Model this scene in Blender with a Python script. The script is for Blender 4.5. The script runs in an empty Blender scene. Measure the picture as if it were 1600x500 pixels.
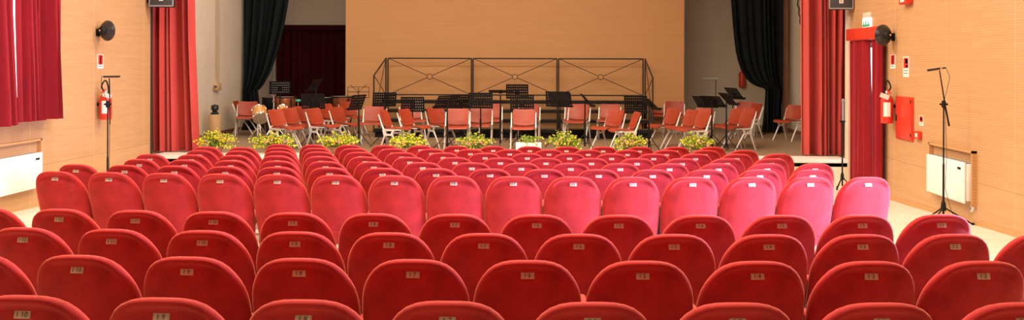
import bpy, bmesh, math, random
from mathutils import Vector, Matrix
PI = math.pi
sc = bpy.context.scene
COL = sc.collection
D = bpy.data
rnd = random.Random(7)

# ------------------------------------------------------------------ camera
F, CZ = 1500.0, 2.216
YAW, ROLL, HORIZON = 0.03389, 0.00307, 97.0
cam = D.objects.new('camera', D.cameras.new('camera'))
COL.objects.link(cam)
cam.data.sensor_width = 36.0
cam.data.lens = F / 1600 * 36
cam.data.shift_y = -(250 - HORIZON) / 1600
cam.data.clip_start = 0.05
cam.matrix_world = Matrix.Translation((0, 0, CZ)) @ Matrix.Rotation(YAW, 4, 'Z') @ Matrix.Rotation(PI / 2, 4, 'X') @ Matrix.Rotation(ROLL, 4, 'Z')
sc.camera = cam

def ray(px, py):
    u, v = (px - 800) / F, (py - HORIZON) / F
    c, s = math.cos(ROLL), math.sin(ROLL)
    u, v = c * u + s * v, -s * u + c * v
    s, c = math.sin(YAW), math.cos(YAW)
    return Vector((-s + c * u, c + s * u, -v))
def at_y(px, py, Y):
    d = ray(px, py); return Vector((0, 0, CZ)) + d * (Y / d.y)
def at_x(px, py, X):
    d = ray(px, py); return Vector((0, 0, CZ)) + d * (X / d.x)
def at_z(px, py, z):
    d = ray(px, py); return Vector((0, 0, CZ)) + d * ((z - CZ) / d.z)

XL, XR = -7.17, 5.42          # hall side walls
SF, SZ = 17.3, CZ - 1.73      # stage front edge and stage level
SXL, SXR, SBY = -7.62, 6.15, 26.8
TOP = 6.4

# ------------------------------------------------------------------ materials
def mat(name, color, rough=0.6, metal=0.0, sheen=0.0, sheen_tint=(1, 1, 1), noise=None, bump=None, spec=0.5, emit=0, coat=0):
    m = D.materials.new(name); m.use_nodes = True
    nt = m.node_tree; b = nt.nodes['Principled BSDF']
    b.inputs['Base Color'].default_value = (*color, 1)
    b.inputs['Roughness'].default_value = rough
    b.inputs['Metallic'].default_value = metal
    b.inputs['Specular IOR Level'].default_value = spec
    b.inputs['Sheen Weight'].default_value = sheen
    b.inputs['Sheen Roughness'].default_value = 0.4
    b.inputs['Sheen Tint'].default_value = (*sheen_tint, 1)
    b.inputs['Coat Weight'].default_value = coat
    if emit:
        b.inputs['Emission Color'].default_value = (*color, 1)
        b.inputs['Emission Strength'].default_value = emit
    tc = nt.nodes.new('ShaderNodeTexCoord')
    if noise:
        c2, scale, stretch = noise
        mp = nt.nodes.new('ShaderNodeMapping'); mp.inputs['Scale'].default_value = stretch
        nt.links.new(tc.outputs['Object'], mp.inputs['Vector'])
        n = nt.nodes.new('ShaderNodeTexNoise'); n.inputs['Scale'].default_value = scale; n.inputs['Detail'].default_value = 5
        nt.links.new(mp.outputs[0], n.inputs['Vector'])
        r = nt.nodes.new('ShaderNodeValToRGB')
        r.color_ramp.elements[0].position = 0.35; r.color_ramp.elements[1].position = 0.68
        r.color_ramp.elements[0].color = (*color, 1); r.color_ramp.elements[1].color = (*c2, 1)
        nt.links.new(n.outputs['Fac'], r.inputs['Fac'])
        nt.links.new(r.outputs['Color'], b.inputs['Base Color'])
    if bump:
        scale, strength, stretch = bump
        mp = nt.nodes.new('ShaderNodeMapping'); mp.inputs['Scale'].default_value = stretch
        nt.links.new(tc.outputs['Object'], mp.inputs['Vector'])
        n = nt.nodes.new('ShaderNodeTexNoise'); n.inputs['Scale'].default_value = scale; n.inputs['Detail'].default_value = 3
        nt.links.new(mp.outputs[0], n.inputs['Vector'])
        bp = nt.nodes.new('ShaderNodeBump'); bp.inputs['Strength'].default_value = strength; bp.inputs['Distance'].default_value = 0.01
        nt.links.new(n.outputs['Fac'], bp.inputs['Height'])
        nt.links.new(bp.outputs[0], b.inputs['Normal'])
    return m

def wood_wall(name, c1, c2, groove=None, seams=None, along='Y', dado=None):
    """Laminated wall boarding: stretched grain, fine horizontal grooves above the dado, pale vertical joints."""
    m = D.materials.new(name); m.use_nodes = True
    nt = m.node_tree; b = nt.nodes['Principled BSDF']; N = nt.nodes; L = nt.links
    b.inputs['Roughness'].default_value = 0.5
    b.inputs['Specular IOR Level'].default_value = 0.35
    g = N.new('ShaderNodeNewGeometry'); sep = N.new('ShaderNodeSeparateXYZ')
    L.new(g.outputs['Position'], sep.inputs[0])
    mp = N.new('ShaderNodeMapping'); mp.inputs['Scale'].default_value = (0.5, 0.5, 9) if along else (1, 1, 1)
    L.new(g.outputs['Position'], mp.inputs['Vector'])
    n = N.new('ShaderNodeTexNoise'); n.inputs['Scale'].default_value = 2.2; n.inputs['Detail'].default_value = 7
    L.new(mp.outputs[0], n.inputs['Vector'])
    r = N.new('ShaderNodeValToRGB')
    r.color_ramp.elements[0].position = 0.3; r.color_ramp.elements[1].position = 0.72
    r.color_ramp.elements[0].color = (*c1, 1); r.color_ramp.elements[1].color = (*c2, 1)
    L.new(n.outputs['Fac'], r.inputs['Fac'])
    col = r.outputs['Color']
    def math_(op, a, bb=None):
        k = N.new('ShaderNodeMath'); k.operation = op
        for i, v in enumerate((a, bb)):
            if v is None: continue
            if isinstance(v, (int, float)): k.inputs[i].default_value = v
            else: L.new(v, k.inputs[i])
        return k.outputs[0]
    def mix(fac, a, colr):
        k = N.new('ShaderNodeMix'); k.data_type = 'RGBA'
        L.new(fac, k.inputs['Factor']); L.new(a, k.inputs['A']); k.inputs['B'].default_value = (*colr, 1)
        return k.outputs['Result']
    if groove:
        w = math_('GREATER_THAN', math_('FRACT', math_('MULTIPLY', sep.outputs['Z'], 1 / groove)), 0.72)
        if dado: w = math_('MULTIPLY', w, math_('GREATER_THAN', sep.outputs['Z'], dado))
        col = mix(math_('MULTIPLY', w, 0.30), col, tuple(x * 0.55 for x in c1))
    if seams:
        off, step = seams
        s = math_('LESS_THAN', math_('FRACT', math_('DIVIDE', math_('SUBTRACT', sep.outputs[along], off), step)), 0.012 / step)
        col = mix(math_('MULTIPLY', s, 0.55), col, tuple(min(1, x * 1.3 + .05) for x in c2))
    if dado:
        s = math_('LESS_THAN', math_('ABSOLUTE', math_('SUBTRACT', sep.outputs['Z'], dado)), 0.006)
        col = mix(math_('MULTIPLY', s, 0.5), col, tuple(x * 0.6 for x in c1))
    L.new(col, b.inputs['Base Color'])
    return m

M = {}
M['wall'] = wood_wall('beech_boarding', (0.50, 0.300, 0.145), (0.565, 0.350, 0.178), groove=0.032, seams=(13.15, 1.9), dado=0.72)
M['panel'] = wood_wall('backdrop_boarding', (0.54, 0.300, 0.125), (0.575, 0.325, 0.14), groove=0.04, seams=(-40.0, 60.0), along='X')
M['velvet'] = mat('red_velvet', (0.33, 0.016, 0.019), 0.85, sheen=0.6, sheen_tint=(1, .45, .30), noise=((0.50, 0.027, 0.031), 5.5, (1, 1, 1)), bump=(180, 0.12, (1, 1, 1)), spec=0.25)
M['velvet_edge'] = M['velvet']
M['curtain_red'] = mat('red_curtain_cloth', (0.50, 0.058, 0.050), 0.8, sheen=0.45, sheen_tint=(1, .6, .55), noise=((0.57, 0.074, 0.064), 3, (1, 1, .3)), spec=0.2)
M['curtain_wine'] = mat('wine_curtain_cloth', (0.22, 0.008, 0.014), 0.85, sheen=0.25, sheen_tint=(1, .3, .35), noise=((0.28, 0.011, 0.019), 3, (1, 1, .3)), spec=0.2)
M['curtain_dark'] = mat('dark_wine_cloth', (0.040, 0.003, 0.006), 0.9, noise=((0.052, 0.004, 0.008), 3, (1, 1, .3)), spec=0.1)
M['curtain_black'] = mat('black_curtain_cloth', (0.006, 0.010, 0.012), 0.9, noise=((0.009, 0.014, 0.016), 5, (1, 1, .3)), spec=0.15)
M['plaster'] = mat('stage_plaster', (0.65, 0.59, 0.47), 0.85, noise=((0.70, 0.64, 0.52), 1.5, (1, 1, 1)))
M['ceiling'] = mat('white_ceiling', (0.75, 0.70, 0.62), 0.9, noise=((0.78, 0.73, 0.66), 2, (1, 1, 1)))
M['floor'] = mat('hall_floor', (0.68, 0.63, 0.54), 0.45, noise=((0.76, 0.71, 0.62), 6, (1, 1, 1)))
M['stage'] = mat('stage_boards', (0.26, 0.180, 0.11), 0.55, noise=((0.33, 0.235, 0.15), 3, (1, 8, 1)))
M['apron'] = mat('stage_apron_cream', (0.80, 0.66, 0.45), 0.6, noise=((0.84, 0.71, 0.5), 3, (1, 1, 5)))
M['daylit_edge'] = mat('stage_edge_daylit_white', (0.82, 0.80, 0.74), 0.5, noise=((0.86, 0.84, 0.79), 4, (1, 1, 1)))  # near-white colour stands in for daylight washing out the stage surface
M['plate'] = mat('number_plate_tin', (0.62, 0.55, 0.45), 0.45, metal=0.15, noise=((0.55, 0.47, 0.38), 60, (1, 1, 1)))
M['ink'] = mat('black_ink', (0.03, 0.025, 0.02), 0.6)
M['ply'] = mat('red_stained_plywood', (0.30, 0.036, 0.012), 0.48, noise=((0.36, 0.048, 0.016), 5, (1, 1, 4)), coat=0.04)
M['alu'] = mat('cast_aluminium', (0.74, 0.74, 0.72), 0.4, metal=0.4, noise=((0.68, 0.68, 0.66), 9, (1, 1, 1)))
M['black'] = mat('black_painted_metal', (0.006, 0.006, 0.007), 0.6, spec=.25, noise=((0.010, 0.010, 0.011), 12, (1, 1, 1)))
M['iron'] = mat('dark_iron', (0.03, 0.022, 0.018), 0.6, noise=((0.04, 0.028, 0.022), 9, (1, 1, 1)))
M['tread'] = mat('riser_tread_wood', (0.10, 0.060, 0.034), 0.7, noise=((0.14, 0.08, 0.045), 4, (1, 8, 1)))
M['chrome'] = mat('chrome', (0.8, 0.8, 0.8), 0.15, metal=1.0, noise=((0.76, 0.76, 0.77), 9, (1, 1, 1)))
M['copper'] = mat('copper_bowl', (0.45, 0.14, 0.06), 0.3, metal=0.6, noise=((0.5, 0.18, 0.08), 6, (1, 1, 1)))
M['skin'] = mat('drum_head', (0.55, 0.52, 0.45), 0.6, noise=((0.6, 0.57, 0.5), 8, (1, 1, 1)))
M['maple'] = mat('honey_maple_shell', (0.62, 0.30, 0.07), 0.3, noise=((0.7, 0.37, 0.1), 5, (1, 1, 6)), coat=0.4)
M['heater'] = mat('heater_white', (0.86, 0.86, 0.82), 0.5, noise=((0.88, 0.88, 0.85), 3, (1, 1, 1)))
M['red_paint'] = mat('fire_red_paint', (0.62, 0.035, 0.018), 0.35, noise=((0.66, 0.045, 0.022), 8, (1, 1, 1)))
M['white'] = mat('white_plastic', (0.86, 0.85, 0.82), 0.5, noise=((0.88, 0.87, 0.85), 9, (1, 1, 1)))
M['paper'] = mat('paper', (0.85, 0.84, 0.8), 0.8, noise=((0.82, 0.81, 0.77), 20, (1, 1, 1)))
M['green'] = mat('exit_green', (0.02, 0.50, 0.30), 0.4, noise=((0.03, 0.55, 0.34), 9, (1, 1, 1)))
M['dish'] = mat('black_dish_plastic', (0.018, 0.020, 0.022), 0.28, noise=((0.025, 0.027, 0.03), 9, (1, 1, 1)))
M['grille'] = mat('speaker_grille', (0.045, 0.05, 0.052), 0.5, metal=0.3, noise=((0.07, 0.075, 0.08), 120, (1, 1, 1)))
M['greyrim'] = mat('grey_speaker_rim', (0.28, 0.30, 0.31), 0.5, noise=((0.32, 0.34, 0.35), 9, (1, 1, 1)))
M['stem'] = mat('broom_stem_green', (0.16, 0.27, 0.03), 0.7, noise=((0.24, 0.36, 0.05), 12, (1, 1, 1)))
M['yellow'] = mat('yellow_broom_petals', (0.86, 0.74, 0.02), 0.6, noise=((0.92, 0.84, 0.06), 15, (1, 1, 1)))
M['pink'] = mat('pink_petals', (0.72, 0.22, 0.22), 0.6, noise=((0.8, 0.42, 0.38), 15, (1, 1, 1)))
M['log'] = mat('pale_log_wood', (0.50, 0.33, 0.16), 0.7, noise=((0.60, 0.42, 0.22), 4, (3, 3, .6)))
M['urn'] = mat('dark_bronze', (0.02, 0.026, 0.026), 0.4, metal=0.4, noise=((0.03, 0.036, 0.036), 9, (1, 1, 1)))
M['rope'] = mat('hemp_rope', (0.42, 0.29, 0.13), 0.9, noise=((0.5, 0.36, 0.18), 40, (1, 1, 1)))
M['brown'] = mat('brown_wood', (0.24, 0.10, 0.05), 0.6, noise=((0.3, 0.13, 0.07), 5, (1, 1, .3)))
M['day'] = mat('daylight_pane', (0.86, 0.90, 1.0), 0.3, emit=3)
M['day_side'] = mat('daylight_door_pane', (0.75, 0.86, 1.0), 0.3, emit=8)
M['sign_lit'] = mat('lit_sign_face', (0.75, 0.95, 0.90), 0.4, emit=0.6)

# ------------------------------------------------------------------ mesh builder
class MB:
    def __init__(s): s.v = []; s.f = []
    def add(s, vs, fs):
        o = len(s.v); s.v += [tuple(x) for x in vs]; s.f += [tuple(i + o for i in q) for q in fs]; return s
    def box(s, lo, hi, bevel=0.0, mtx=None):
        bm = bmesh.new(); bmesh.ops.create_cube(bm, size=1)
        lo, hi = Vector(lo), Vector(hi)
        for w in bm.verts: w.co = Vector([(lo[i] + hi[i]) / 2 + w.co[i] * (hi[i] - lo[i]) for i in range(3)])
        if bevel: bmesh.ops.bevel(bm, geom=bm.edges[:], offset=bevel, segments=2, profile=0.5, affect='EDGES')
        if mtx is not None: bm.transform(mtx)
        bm.verts.index_update()
        s.add([w.co[:] for w in bm.verts], [[w.index for w in q.verts] for q in bm.faces]); bm.free(); return s
    def tube(s, pts, r, n=8, caps=True):
        pts = [Vector(p) for p in pts]; k = len(pts)
        rs = r if isinstance(r, (list, tuple)) else [r] * k
        vs = []; prev = None
        for i, p in enumerate(pts):
            t = (pts[min(i + 1, k - 1)] - pts[max(i - 1, 0)])
            if t.length < 1e-9: t = Vector((0, 0, 1))
            t.normalize()
            if prev is None:
                a = t.cross(Vector((0, 0, 1)))
                if a.length < 1e-3: a = t.cross(Vector((1, 0, 0)))
            else: a = prev - t * prev.dot(t)
            a.normalize(); b = t.cross(a); prev = a
            for j in range(n):
                q = 2 * PI * j / n
                vs.append(p + (a * math.cos(q) + b * math.sin(q)) * rs[i])
        fs = [(i * n + j, i * n + (j + 1) % n, (i + 1) * n + (j + 1) % n, (i + 1) * n + j) for i in range(k - 1) for j in range(n)]
        if caps: fs += [tuple(range(n))[::-1], tuple((k - 1) * n + j for j in range(n))]
        return s.add(vs, fs)
    def lathe(s, prof, n=24, mtx=None):
        vs = []; fs = []
        for r, z in prof:
            for j in range(n):
                q = 2 * PI * j / n; vs.append(Vector((r * math.cos(q), r * math.sin(q), z)))
        k = len(prof)
        fs = [(i * n + j, i * n + (j + 1) % n, (i + 1) * n + (j + 1) % n, (i + 1) * n + j) for i in range(k - 1) for j in range(n)]
        fs += [tuple(range(n))[::-1], tuple((k - 1) * n + j for j in range(n))]
        if mtx is not None: vs = [mtx @ w for w in vs]
        return s.add(vs, fs)
    def prism(s, poly, y0, y1, mtx=None):
        """poly of (x, z) extruded from y0 to y1."""
        n = len(poly)
        vs = [Vector((x, y0, z)) for x, z in poly] + [Vector((x, y1, z)) for x, z in poly]
        fs = [tuple(range(n)), tuple(range(n, 2 * n))[::-1]] + [(i, n + i, n + (i + 1) % n, (i + 1) % n) for i in range(n)]
        if mtx is not None: vs = [mtx @ w for w in vs]
        return s.add(vs, fs)
    def blob(s, c, r, squash=1.0):
        x, y, z = c
        vs = [(x + r, y, z), (x - r, y, z), (x, y + r, z), (x, y - r, z), (x, y, z + r * squash), (x, y, z - r * squash)]
        return s.add(vs, [(0, 2, 4), (2, 1, 4), (1, 3, 4), (3, 0, 4), (2, 0, 5), (1, 2, 5), (3, 1, 5), (0, 3, 5)])
    def mesh(s, name, m, smooth=35):
        me = D.meshes.new(name); me.from_pydata(s.v, [], s.f)
        bm = bmesh.new(); bm.from_mesh(me); bmesh.ops.recalc_face_normals(bm, faces=bm.faces[:]); bm.to_mesh(me); bm.free()
        me.materials.append(m)
        if smooth:
            for p in me.polygons: p.use_smooth = True
            me.set_sharp_from_angle(angle=math.radians(smooth))
        return me
    def build(s, name, m, parent=None, smooth=35):
        return put(name, s.mesh(name, m, smooth), parent)

def put(name, me, parent=None, loc=None):
    o = D.objects.new(name, me); COL.objects.link(o)
    if parent is not None: o.parent = parent
    if loc is not None: o.location = loc
    return o
def tag(o, label, cat, group=None):
    o['label'] = label; o['category'] = cat
    if group: o['group'] = group
    return o
def thing(name, label, cat, loc=(0, 0, 0), rz=0.0, group=None):
    o = D.objects.new(name, None); COL.objects.link(o); o.empty_display_size = 0.1
    o.location = loc; o.rotation_euler = (0, 0, rz)
    return tag(o, label, cat, group)
def struct(name, mb, m, parent=None, smooth=35):
    o = mb.build(name, m, parent, smooth); o['kind'] = 'structure'; return o
def copy_tree(src, parent=None):
    kids = list(src.children)
    c = src.copy(); COL.objects.link(c)
    if parent is not None: c.parent = parent
    for k in kids: copy_tree(k, c)
    return c
def text_mesh(body, size, m, ext=0.0006):
    cu = D.curves.new('lettering', 'FONT'); cu.body = body; cu.size = size; cu.extrude = ext
    cu.align_x = 'CENTER'; cu.align_y = 'CENTER'; cu.resolution_u = 3
    o = D.objects.new('lettering', cu); COL.objects.link(o)
    dg = bpy.context.evaluated_depsgraph_get(); dg.update()
    me = D.meshes.new_from_object(o.evaluated_get(dg))
    D.objects.remove(o); D.curves.remove(cu)
    me.materials.clear(); me.materials.append(m); return me

# ------------------------------------------------------------------ setting
ROW_Y = [3.514, 4.435, 5.353, 6.216, 8.516, 9.397, 10.296, 11.189, 12.077, 12.97, 13.906]
ROW_LZ = [-0.925, -0.963, -1.004, -1.035, -1.061, -1.093, -1.127, -1.162, -1.192, -1.227, -1.266]
ROW_OFF = [-1.942, -2.195, -2.986, -3.227, -4.513, -4.769, -4.486, -4.751, -4.454, -4.707, -3.919]
ROW_N = [8, 9, 11, 12, 15, 15, 15, 15, 15, 15, 13]
LH = 0.83
prof = [(-3.0, CZ - LH - 0.69)] + [(y, CZ + z - LH) for y, z in zip(ROW_Y, ROW_LZ)] + [(SF + 0.05, CZ + ROW_LZ[-1] - LH - 0.036 * (SF - ROW_Y[-1]))]
def floor_z(y):
    for (a, za), (b, zb) in zip(prof, prof[1:]):
        if y <= b: return za + (zb - za) * (y - a) / (b - a)
    return prof[-1][1]
mb = MB()
vs = [(x, y, z) for y, z in prof for x in (XL - .3, XR + .3)] ; n = len(vs)
vs += [(x, y, z - 0.25) for x, y, z in vs]
fs = []
for i in range(len(prof) - 1):
    a = 2 * i; fs += [(a, a + 1, a + 3, a + 2), (n + a + 2, n + a + 3, n + a + 1, n + a), (a, a + 2, n + a + 2, n + a), (a + 1, n + a + 1, n + a + 3, a + 3)]
fs += [(0, n, n + 1, 1), (n - 2, n - 1, 2 * n - 1, 2 * n - 2)]
mb.add(vs, fs); struct('floor', mb, M['floor'], smooth=0)

LOW = -0.35
def wall_x(name, x0, x1, ylo, yhi, holes):
    """A side wall with rectangular openings (y0, y1, z0, z1)."""
    mb = MB(); cur = ylo
    for (a, b, z0, z1) in sorted(holes):
        mb.box((x0, cur, LOW), (x1, a, TOP))
        mb.box((x0, a, z1), (x1, b, TOP)); mb.box((x0, a, LOW), (x1, b, z0)); cur = b
    mb.box((x0, cur, LOW), (x1, yhi, TOP))
    return struct(name, mb, M['wall'], smooth=0)
DOOR = (15.9, 17.05, 0.02, 2.55)
SIDE_DOOR = (6.55, 8.25, 0.55, 2.75)
WIN = (10.6, 13.75, 1.6, 4.4)
wall_x('wall_right', XR, XR + .25, -3, SF, [DOOR, SIDE_DOOR])
wall_x('wall_left', XL - .25, XL, -3, SF, [WIN])
struct('wall_rear', MB().box((XL - .25, -3.2, LOW), (XR + .25, -3, TOP)), M['brown'], smooth=0)
struct('ceiling', MB().box((SXL - .3, -3.2, TOP), (SXR + .3, SBY + .3, TOP + .2)), M['ceiling'], smooth=0)
# proscenium returns between hall walls and stage walls
struct('trim_1', MB().box((SXL - .2, SF, LOW), (XL - .26, SF + .22, TOP)), M['brown'], smooth=0)
struct('trim_2', MB().box((XR, SF, LOW), (SXR + .2, SF + .22, TOP)), M['plaster'], smooth=0)
# stage
struct('floor_stage', MB().box((SXL - .2, SF, SZ - .12), (SXR + .2, SBY + .2, SZ)), M['stage'], smooth=0)
struct('trim_3', MB().box((XL, SF - .03, SZ - .05), (XR, SF + .6, SZ + .012), .006), M['daylit_edge'], smooth=0)  # front strip of the stage top, its daylight glare painted white
struct('wall_stage_front', MB().box((XL, SF, LOW), (XR, SF + .15, SZ - .06)), M['apron'], smooth=0)
struct('wall_stage_left', MB().box((SXL - .2, SF + .22, SZ - .1), (SXL, SBY, TOP)), M['plaster'], smooth=0)
struct('wall_stage_right', MB().box((SXR, SF + .22, SZ - .1), (SXR + .2, SBY, TOP)), M['plaster'], smooth=0)
struct('wall_stage_back', MB().box((SXL - .2, SBY, SZ - .1), (SXR + .2, SBY + .2, TOP)), M['plaster'], smooth=0)
struct('baseboard_stage_left', MB().box((SXL, SF + .3, SZ), (SXL + .02, SBY, SZ + .09)), M['brown'], smooth=0)
struct('baseboard_stage_right', MB().box((SXR - .02, SF + .3, SZ), (SXR, SBY, SZ + .09)), M['brown'], smooth=0)
PY = 24.0
pl, pr = at_y(540, 100, PY).x, at_y(1069, 100, PY).x
struct('wall_backdrop', MB().box((pl, PY, SZ), (pr, PY + .12, TOP)), M['panel'], smooth=0)
# electrical conduit up the wall ends
struct('trim_4', MB().box((XL, SF - .06, SZ), (XL + .03, SF - .02, TOP)), M['iron'], smooth=0)
struct('trim_5', MB().box((XR - .03, SF - .07, SZ - .4), (XR, SF - .02, TOP)), M['plaster'], smooth=0)
# openings: panes where daylight comes in
def door(name, x, hole, m, frame=M['brown']):
    y0, y1, z0, z1 = hole
    o = struct(name, MB().box((x, y0, z0), (x + .03, y1, z1)), m, smooth=0)
    fr = MB(); ym = (y0 + y1) / 2
    for a, b in ((y0, y0 + .07), (y1 - .07, y1), (ym - .04, ym + .04)): fr.box((x - .02, a, z0), (x + .05, b, z1))
    fr.box((x - .02, y0, z1 - .07), (x + .05, y1, z1)); fr.box((x - .02, y0, z0), (x + .05, y1, z0 + .1))
    struct('door_frame' if 'door' in name else 'window_frame', fr, frame, o, 0)
    return o
door('door_1', XR + .16, DOOR, M['day'], M['white'])
door('door_2', XR + .16, SIDE_DOOR, M['day_side'], M['white'])
door('window_1', XL - .19, WIN, M['day'], M['white'])

# ------------------------------------------------------------------ theatre seats
def outline(n_side=26):
    """Half widths of the backrest, from the top down; a closed smooth outline of (x, s)."""
    key = [(0.0, 0.0), (0.055, 0.0008), (0.10, 0.006), (0.14, 0.019), (0.175, 0.042), (0.205, 0.078), (0.230, 0.122), (0.249, 0.18), (0.2575, 0.25),
           (0.2590, 0.34), (0.2575, 0.44), (0.252, 0.54), (0.238, 0.62), (0.21, 0.66), (0.16, 0.675), (0.08, 0.679), (0.0, 0.679)]
    P = [Vector((a, b)) for a, b in key]; P = [Vector((-P[1].x, P[1].y))] + P + [Vector((-P[-2].x, P[-2].y))]
    dense = []
    for i in range(1, len(P) - 2):
        for k in range(10):
            t = k / 10; a, b, c, d = P[i - 1:i + 3]
            dense.append(0.5 * ((2 * b) + (c - a) * t + (2 * a - 5 * b + 4 * c - d) * t * t + (3 * b - a - 3 * c + d) * t ** 3))
    dense.append(P[-2])
    L = [0]
    for a, b in zip(dense, dense[1:]): L.append(L[-1] + (b - a).length)
    half = []
    for k in range(n_side + 1):
        g = L[-1] * k / n_side
        i = max(j for j in range(len(L)) if L[j] <= g + 1e-12); i = min(i, len(L) - 2)
        t = (g - L[i]) / max(1e-9, L[i + 1] - L[i]); half.append(dense[i].lerp(dense[i + 1], t))
    half[0].x = 0; half[-1].x = 0
    return half + [Vector((-p.x, p.y)) for p in half[-2:0:-1]]
OUT = outline()
def inset(ring, d):
    n = len(ring); res = []
    for i, p in enumerate(ring):
        t = (ring[(i + 1) % n] - ring[i - 1]).normalized()
        res.append(p + Vector((-t.y, t.x)) * d)
    return res
TOPZ = 0.88
def on_back(p, depth):
    """(x, s) on the reclined, wrapped shell; depth is towards the hall's rear (-y)."""
    x, s = p
    y = (s - 0.05) * 0.30 + 0.62 * x * x * (0.45 + min(1.0, s / 0.25) * 0.75)
    return Vector((x, y - depth, TOPZ - s * 0.97))
def ringstack(levels, cap_front=None, cap_back=None):
    mb = MB(); n = len(OUT); rings = []
    vs = []
    for d, dep in levels:
        for p in inset(OUT, d):
            e = dep
            if isinstance(dep, tuple):
                t = min(1, max(0, (p.y - .045) / .11)); t = t * t * (3 - 2 * t); e = dep[0] * (1 - t) + dep[1] * t
            vs.append(on_back(p, e))
    fs = [(i * n + j, i * n + (j + 1) % n, (i + 1) * n + (j + 1) % n, (i + 1) * n + j) for i in range(len(levels) - 1) for j in range(n)]
    return vs, fs, n
def strip_cap(k, n, flip):
    fs = []; h = n // 2
    for i in range(h):
        a, b, c, d = i, i + 1, (n - i - 1) % n, (n - i) % n
        q = [k * n + x for x in (a, b, c, d)]
        q2 = []
        for x in q:
            if x not in q2: q2.append(x)
        if len(q2) >= 3: fs.append(tuple(q2 if not flip else q2[::-1]))
    return fs
# cushion with a fat rounded rim; the rear panel is sunk a little into it
lv = [(0.054, (0.0165, 0.0335)), (0.046, (0.0165, 0.0325)), (0.0385, (0.020, 0.0305)), (0.032, (0.029, 0.0285)), (0.024, (0.0355, 0.0255)), (0.015, (0.0365, 0.0215)), (0.006, (0.029, 0.014)), (0.0, (0.010, 0.002)), (0.002, -0.012), (0.010, -0.030), (0.026, -0.046), (0.05, -0.056), (0.09, -0.062)]
vs, fs, n = ringstack(lv); fs += strip_cap(0, n, False) + strip_cap(len(lv) - 1, n, True)
b = MB(); b.add(vs, fs); ME_BACK = b.mesh('backrest', M['velvet'], 60)
lv = [(0.0535, (0.0165, 0.0335)), (0.062, (0.0178, 0.0345)), (0.085, (0.021, 0.037)), (0.13, (0.025, 0.041))]
vs, fs, n = ringstack(lv); fs += strip_cap(0, n, False) + strip_cap(len(lv) - 1, n, True)
b = MB(); b.add(vs, fs); ME_PANEL = b.mesh('back_panel', M['velvet'], 60)
# number plate on the panel just under the rim
pc = on_back((0, 0.074), 0.0235)
tilt = Matrix.Translation(pc) @ Matrix.Rotation(-math.atan(0.30 / 0.97), 4, 'X')
ME_PLATE = MB().box((-0.031, -0.004, -0.0145), (0.031, 0.004, 0.0145), .001, tilt).mesh('number_plate', M['plate'])
NUM = {}
def number(n):
    if n not in NUM:
        me = text_mesh('1 %d' % n if n < 10 else '1 %d' % n, 0.027, M['ink'])
        me.transform(tilt @ Matrix.Translation((-.002, -0.0042, 0)) @ Matrix.Rotation(PI / 2, 4, 'X'))
        NUM[n] = me
    return NUM[n]
b = MB()
pts = [(-.215, .0), (-.21, .05)]
b.box((-.215, .13, .37), (.215, .60, .47), .035); ME_CUSH = b.mesh('seat_cushion', M['velvet'], 60)
b = MB(); b.box((-.2645, .13, .565), (-.221, .50, .605), .016); ME_ARM = b.mesh('armrest', M['velvet'], 60)
def leg_mesh(sx):
    b = MB(); x = sx * .248
    b.prism([(.16, .0), (.50, .0), (.46, .03), (.36, .05), (.36, .38), (.45, .56), (.14, .56), (.26, .38), (.26, .05), (.18, .03)], -.012, .012,
            Matrix.Translation((x, 0, 0)) @ Matrix.Rotation(PI / 2, 4, 'Z'))
    return b.mesh('leg', M['iron'])
ME_LEG = [leg_mesh(-1), leg_mesh(1)]
R0, XC = 34.23, -0.8066
ORD = ['first', 'second', 'third', 'fourth', 'fifth', 'sixth', 'seventh', 'eighth', 'ninth', 'tenth', 'eleventh', 'twelfth', 'thirteenth', 'fourteenth', 'fifteenth', 'sixteenth']
extra_l = {1: 1, 3: 1}; extra_r = {2: 1}
RNUM = {0: 3, 1: 2}
proto = None
for r in range(11):
    i0, i1 = -extra_l.get(r, 0), ROW_N[r] + extra_r.get(r, 0)
    for i in range(i0, i1):
        t = ROW_OFF[r] + i * 0.53; a = (t - XC) / R0
        x, y = XC + R0 * math.sin(a), ROW_Y[r] + R0 * (1 - math.cos(a))
        k = i1 - 1 - i
        pos = 'rightmost seat' if k == 0 else 'leftmost seat' if i == i0 else ORD[k] + ' seat from the right'
        if r < 4:
            rown = ['nearest row to the camera', 'second row from the camera', 'third row from the camera', 'fourth row from the camera'][r]
        else:
            rown = ['first row beyond the cross aisle', 'second row beyond the cross aisle', 'third row beyond the cross aisle', 'fourth row beyond the cross aisle',
                    'third row from the stage', 'second row from the stage', 'row closest to the stage'][r - 4]
        lab = 'red velvet theatre seat, ' + pos + ' in the ' + rown
        lab = lab.replace('theatre seat, ', '', 1) if 'seat' in pos and len(lab.split()) > 16 else lab
        s = thing('theatre_seat', lab, 'seat', (x, y, floor_z(y)), -a * -1.0, 'red theatre seats in rows')
        num = k + RNUM.get(r, 1)
        put('backrest', ME_BACK, s); put('back_panel', ME_PANEL, s)
        p = put('number_plate', ME_PLATE, s); p['label'] = 'small pale number plate'
        put('number', number(num), p)
        put('seat_cushion', ME_CUSH, s); put('armrest', ME_ARM, s)
        put('leg', ME_LEG[0], s)
        if k == 0:
            put('leg', ME_LEG[1], s)
            put('armrest', ME_ARM, s, (0.486, 0, 0))

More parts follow.
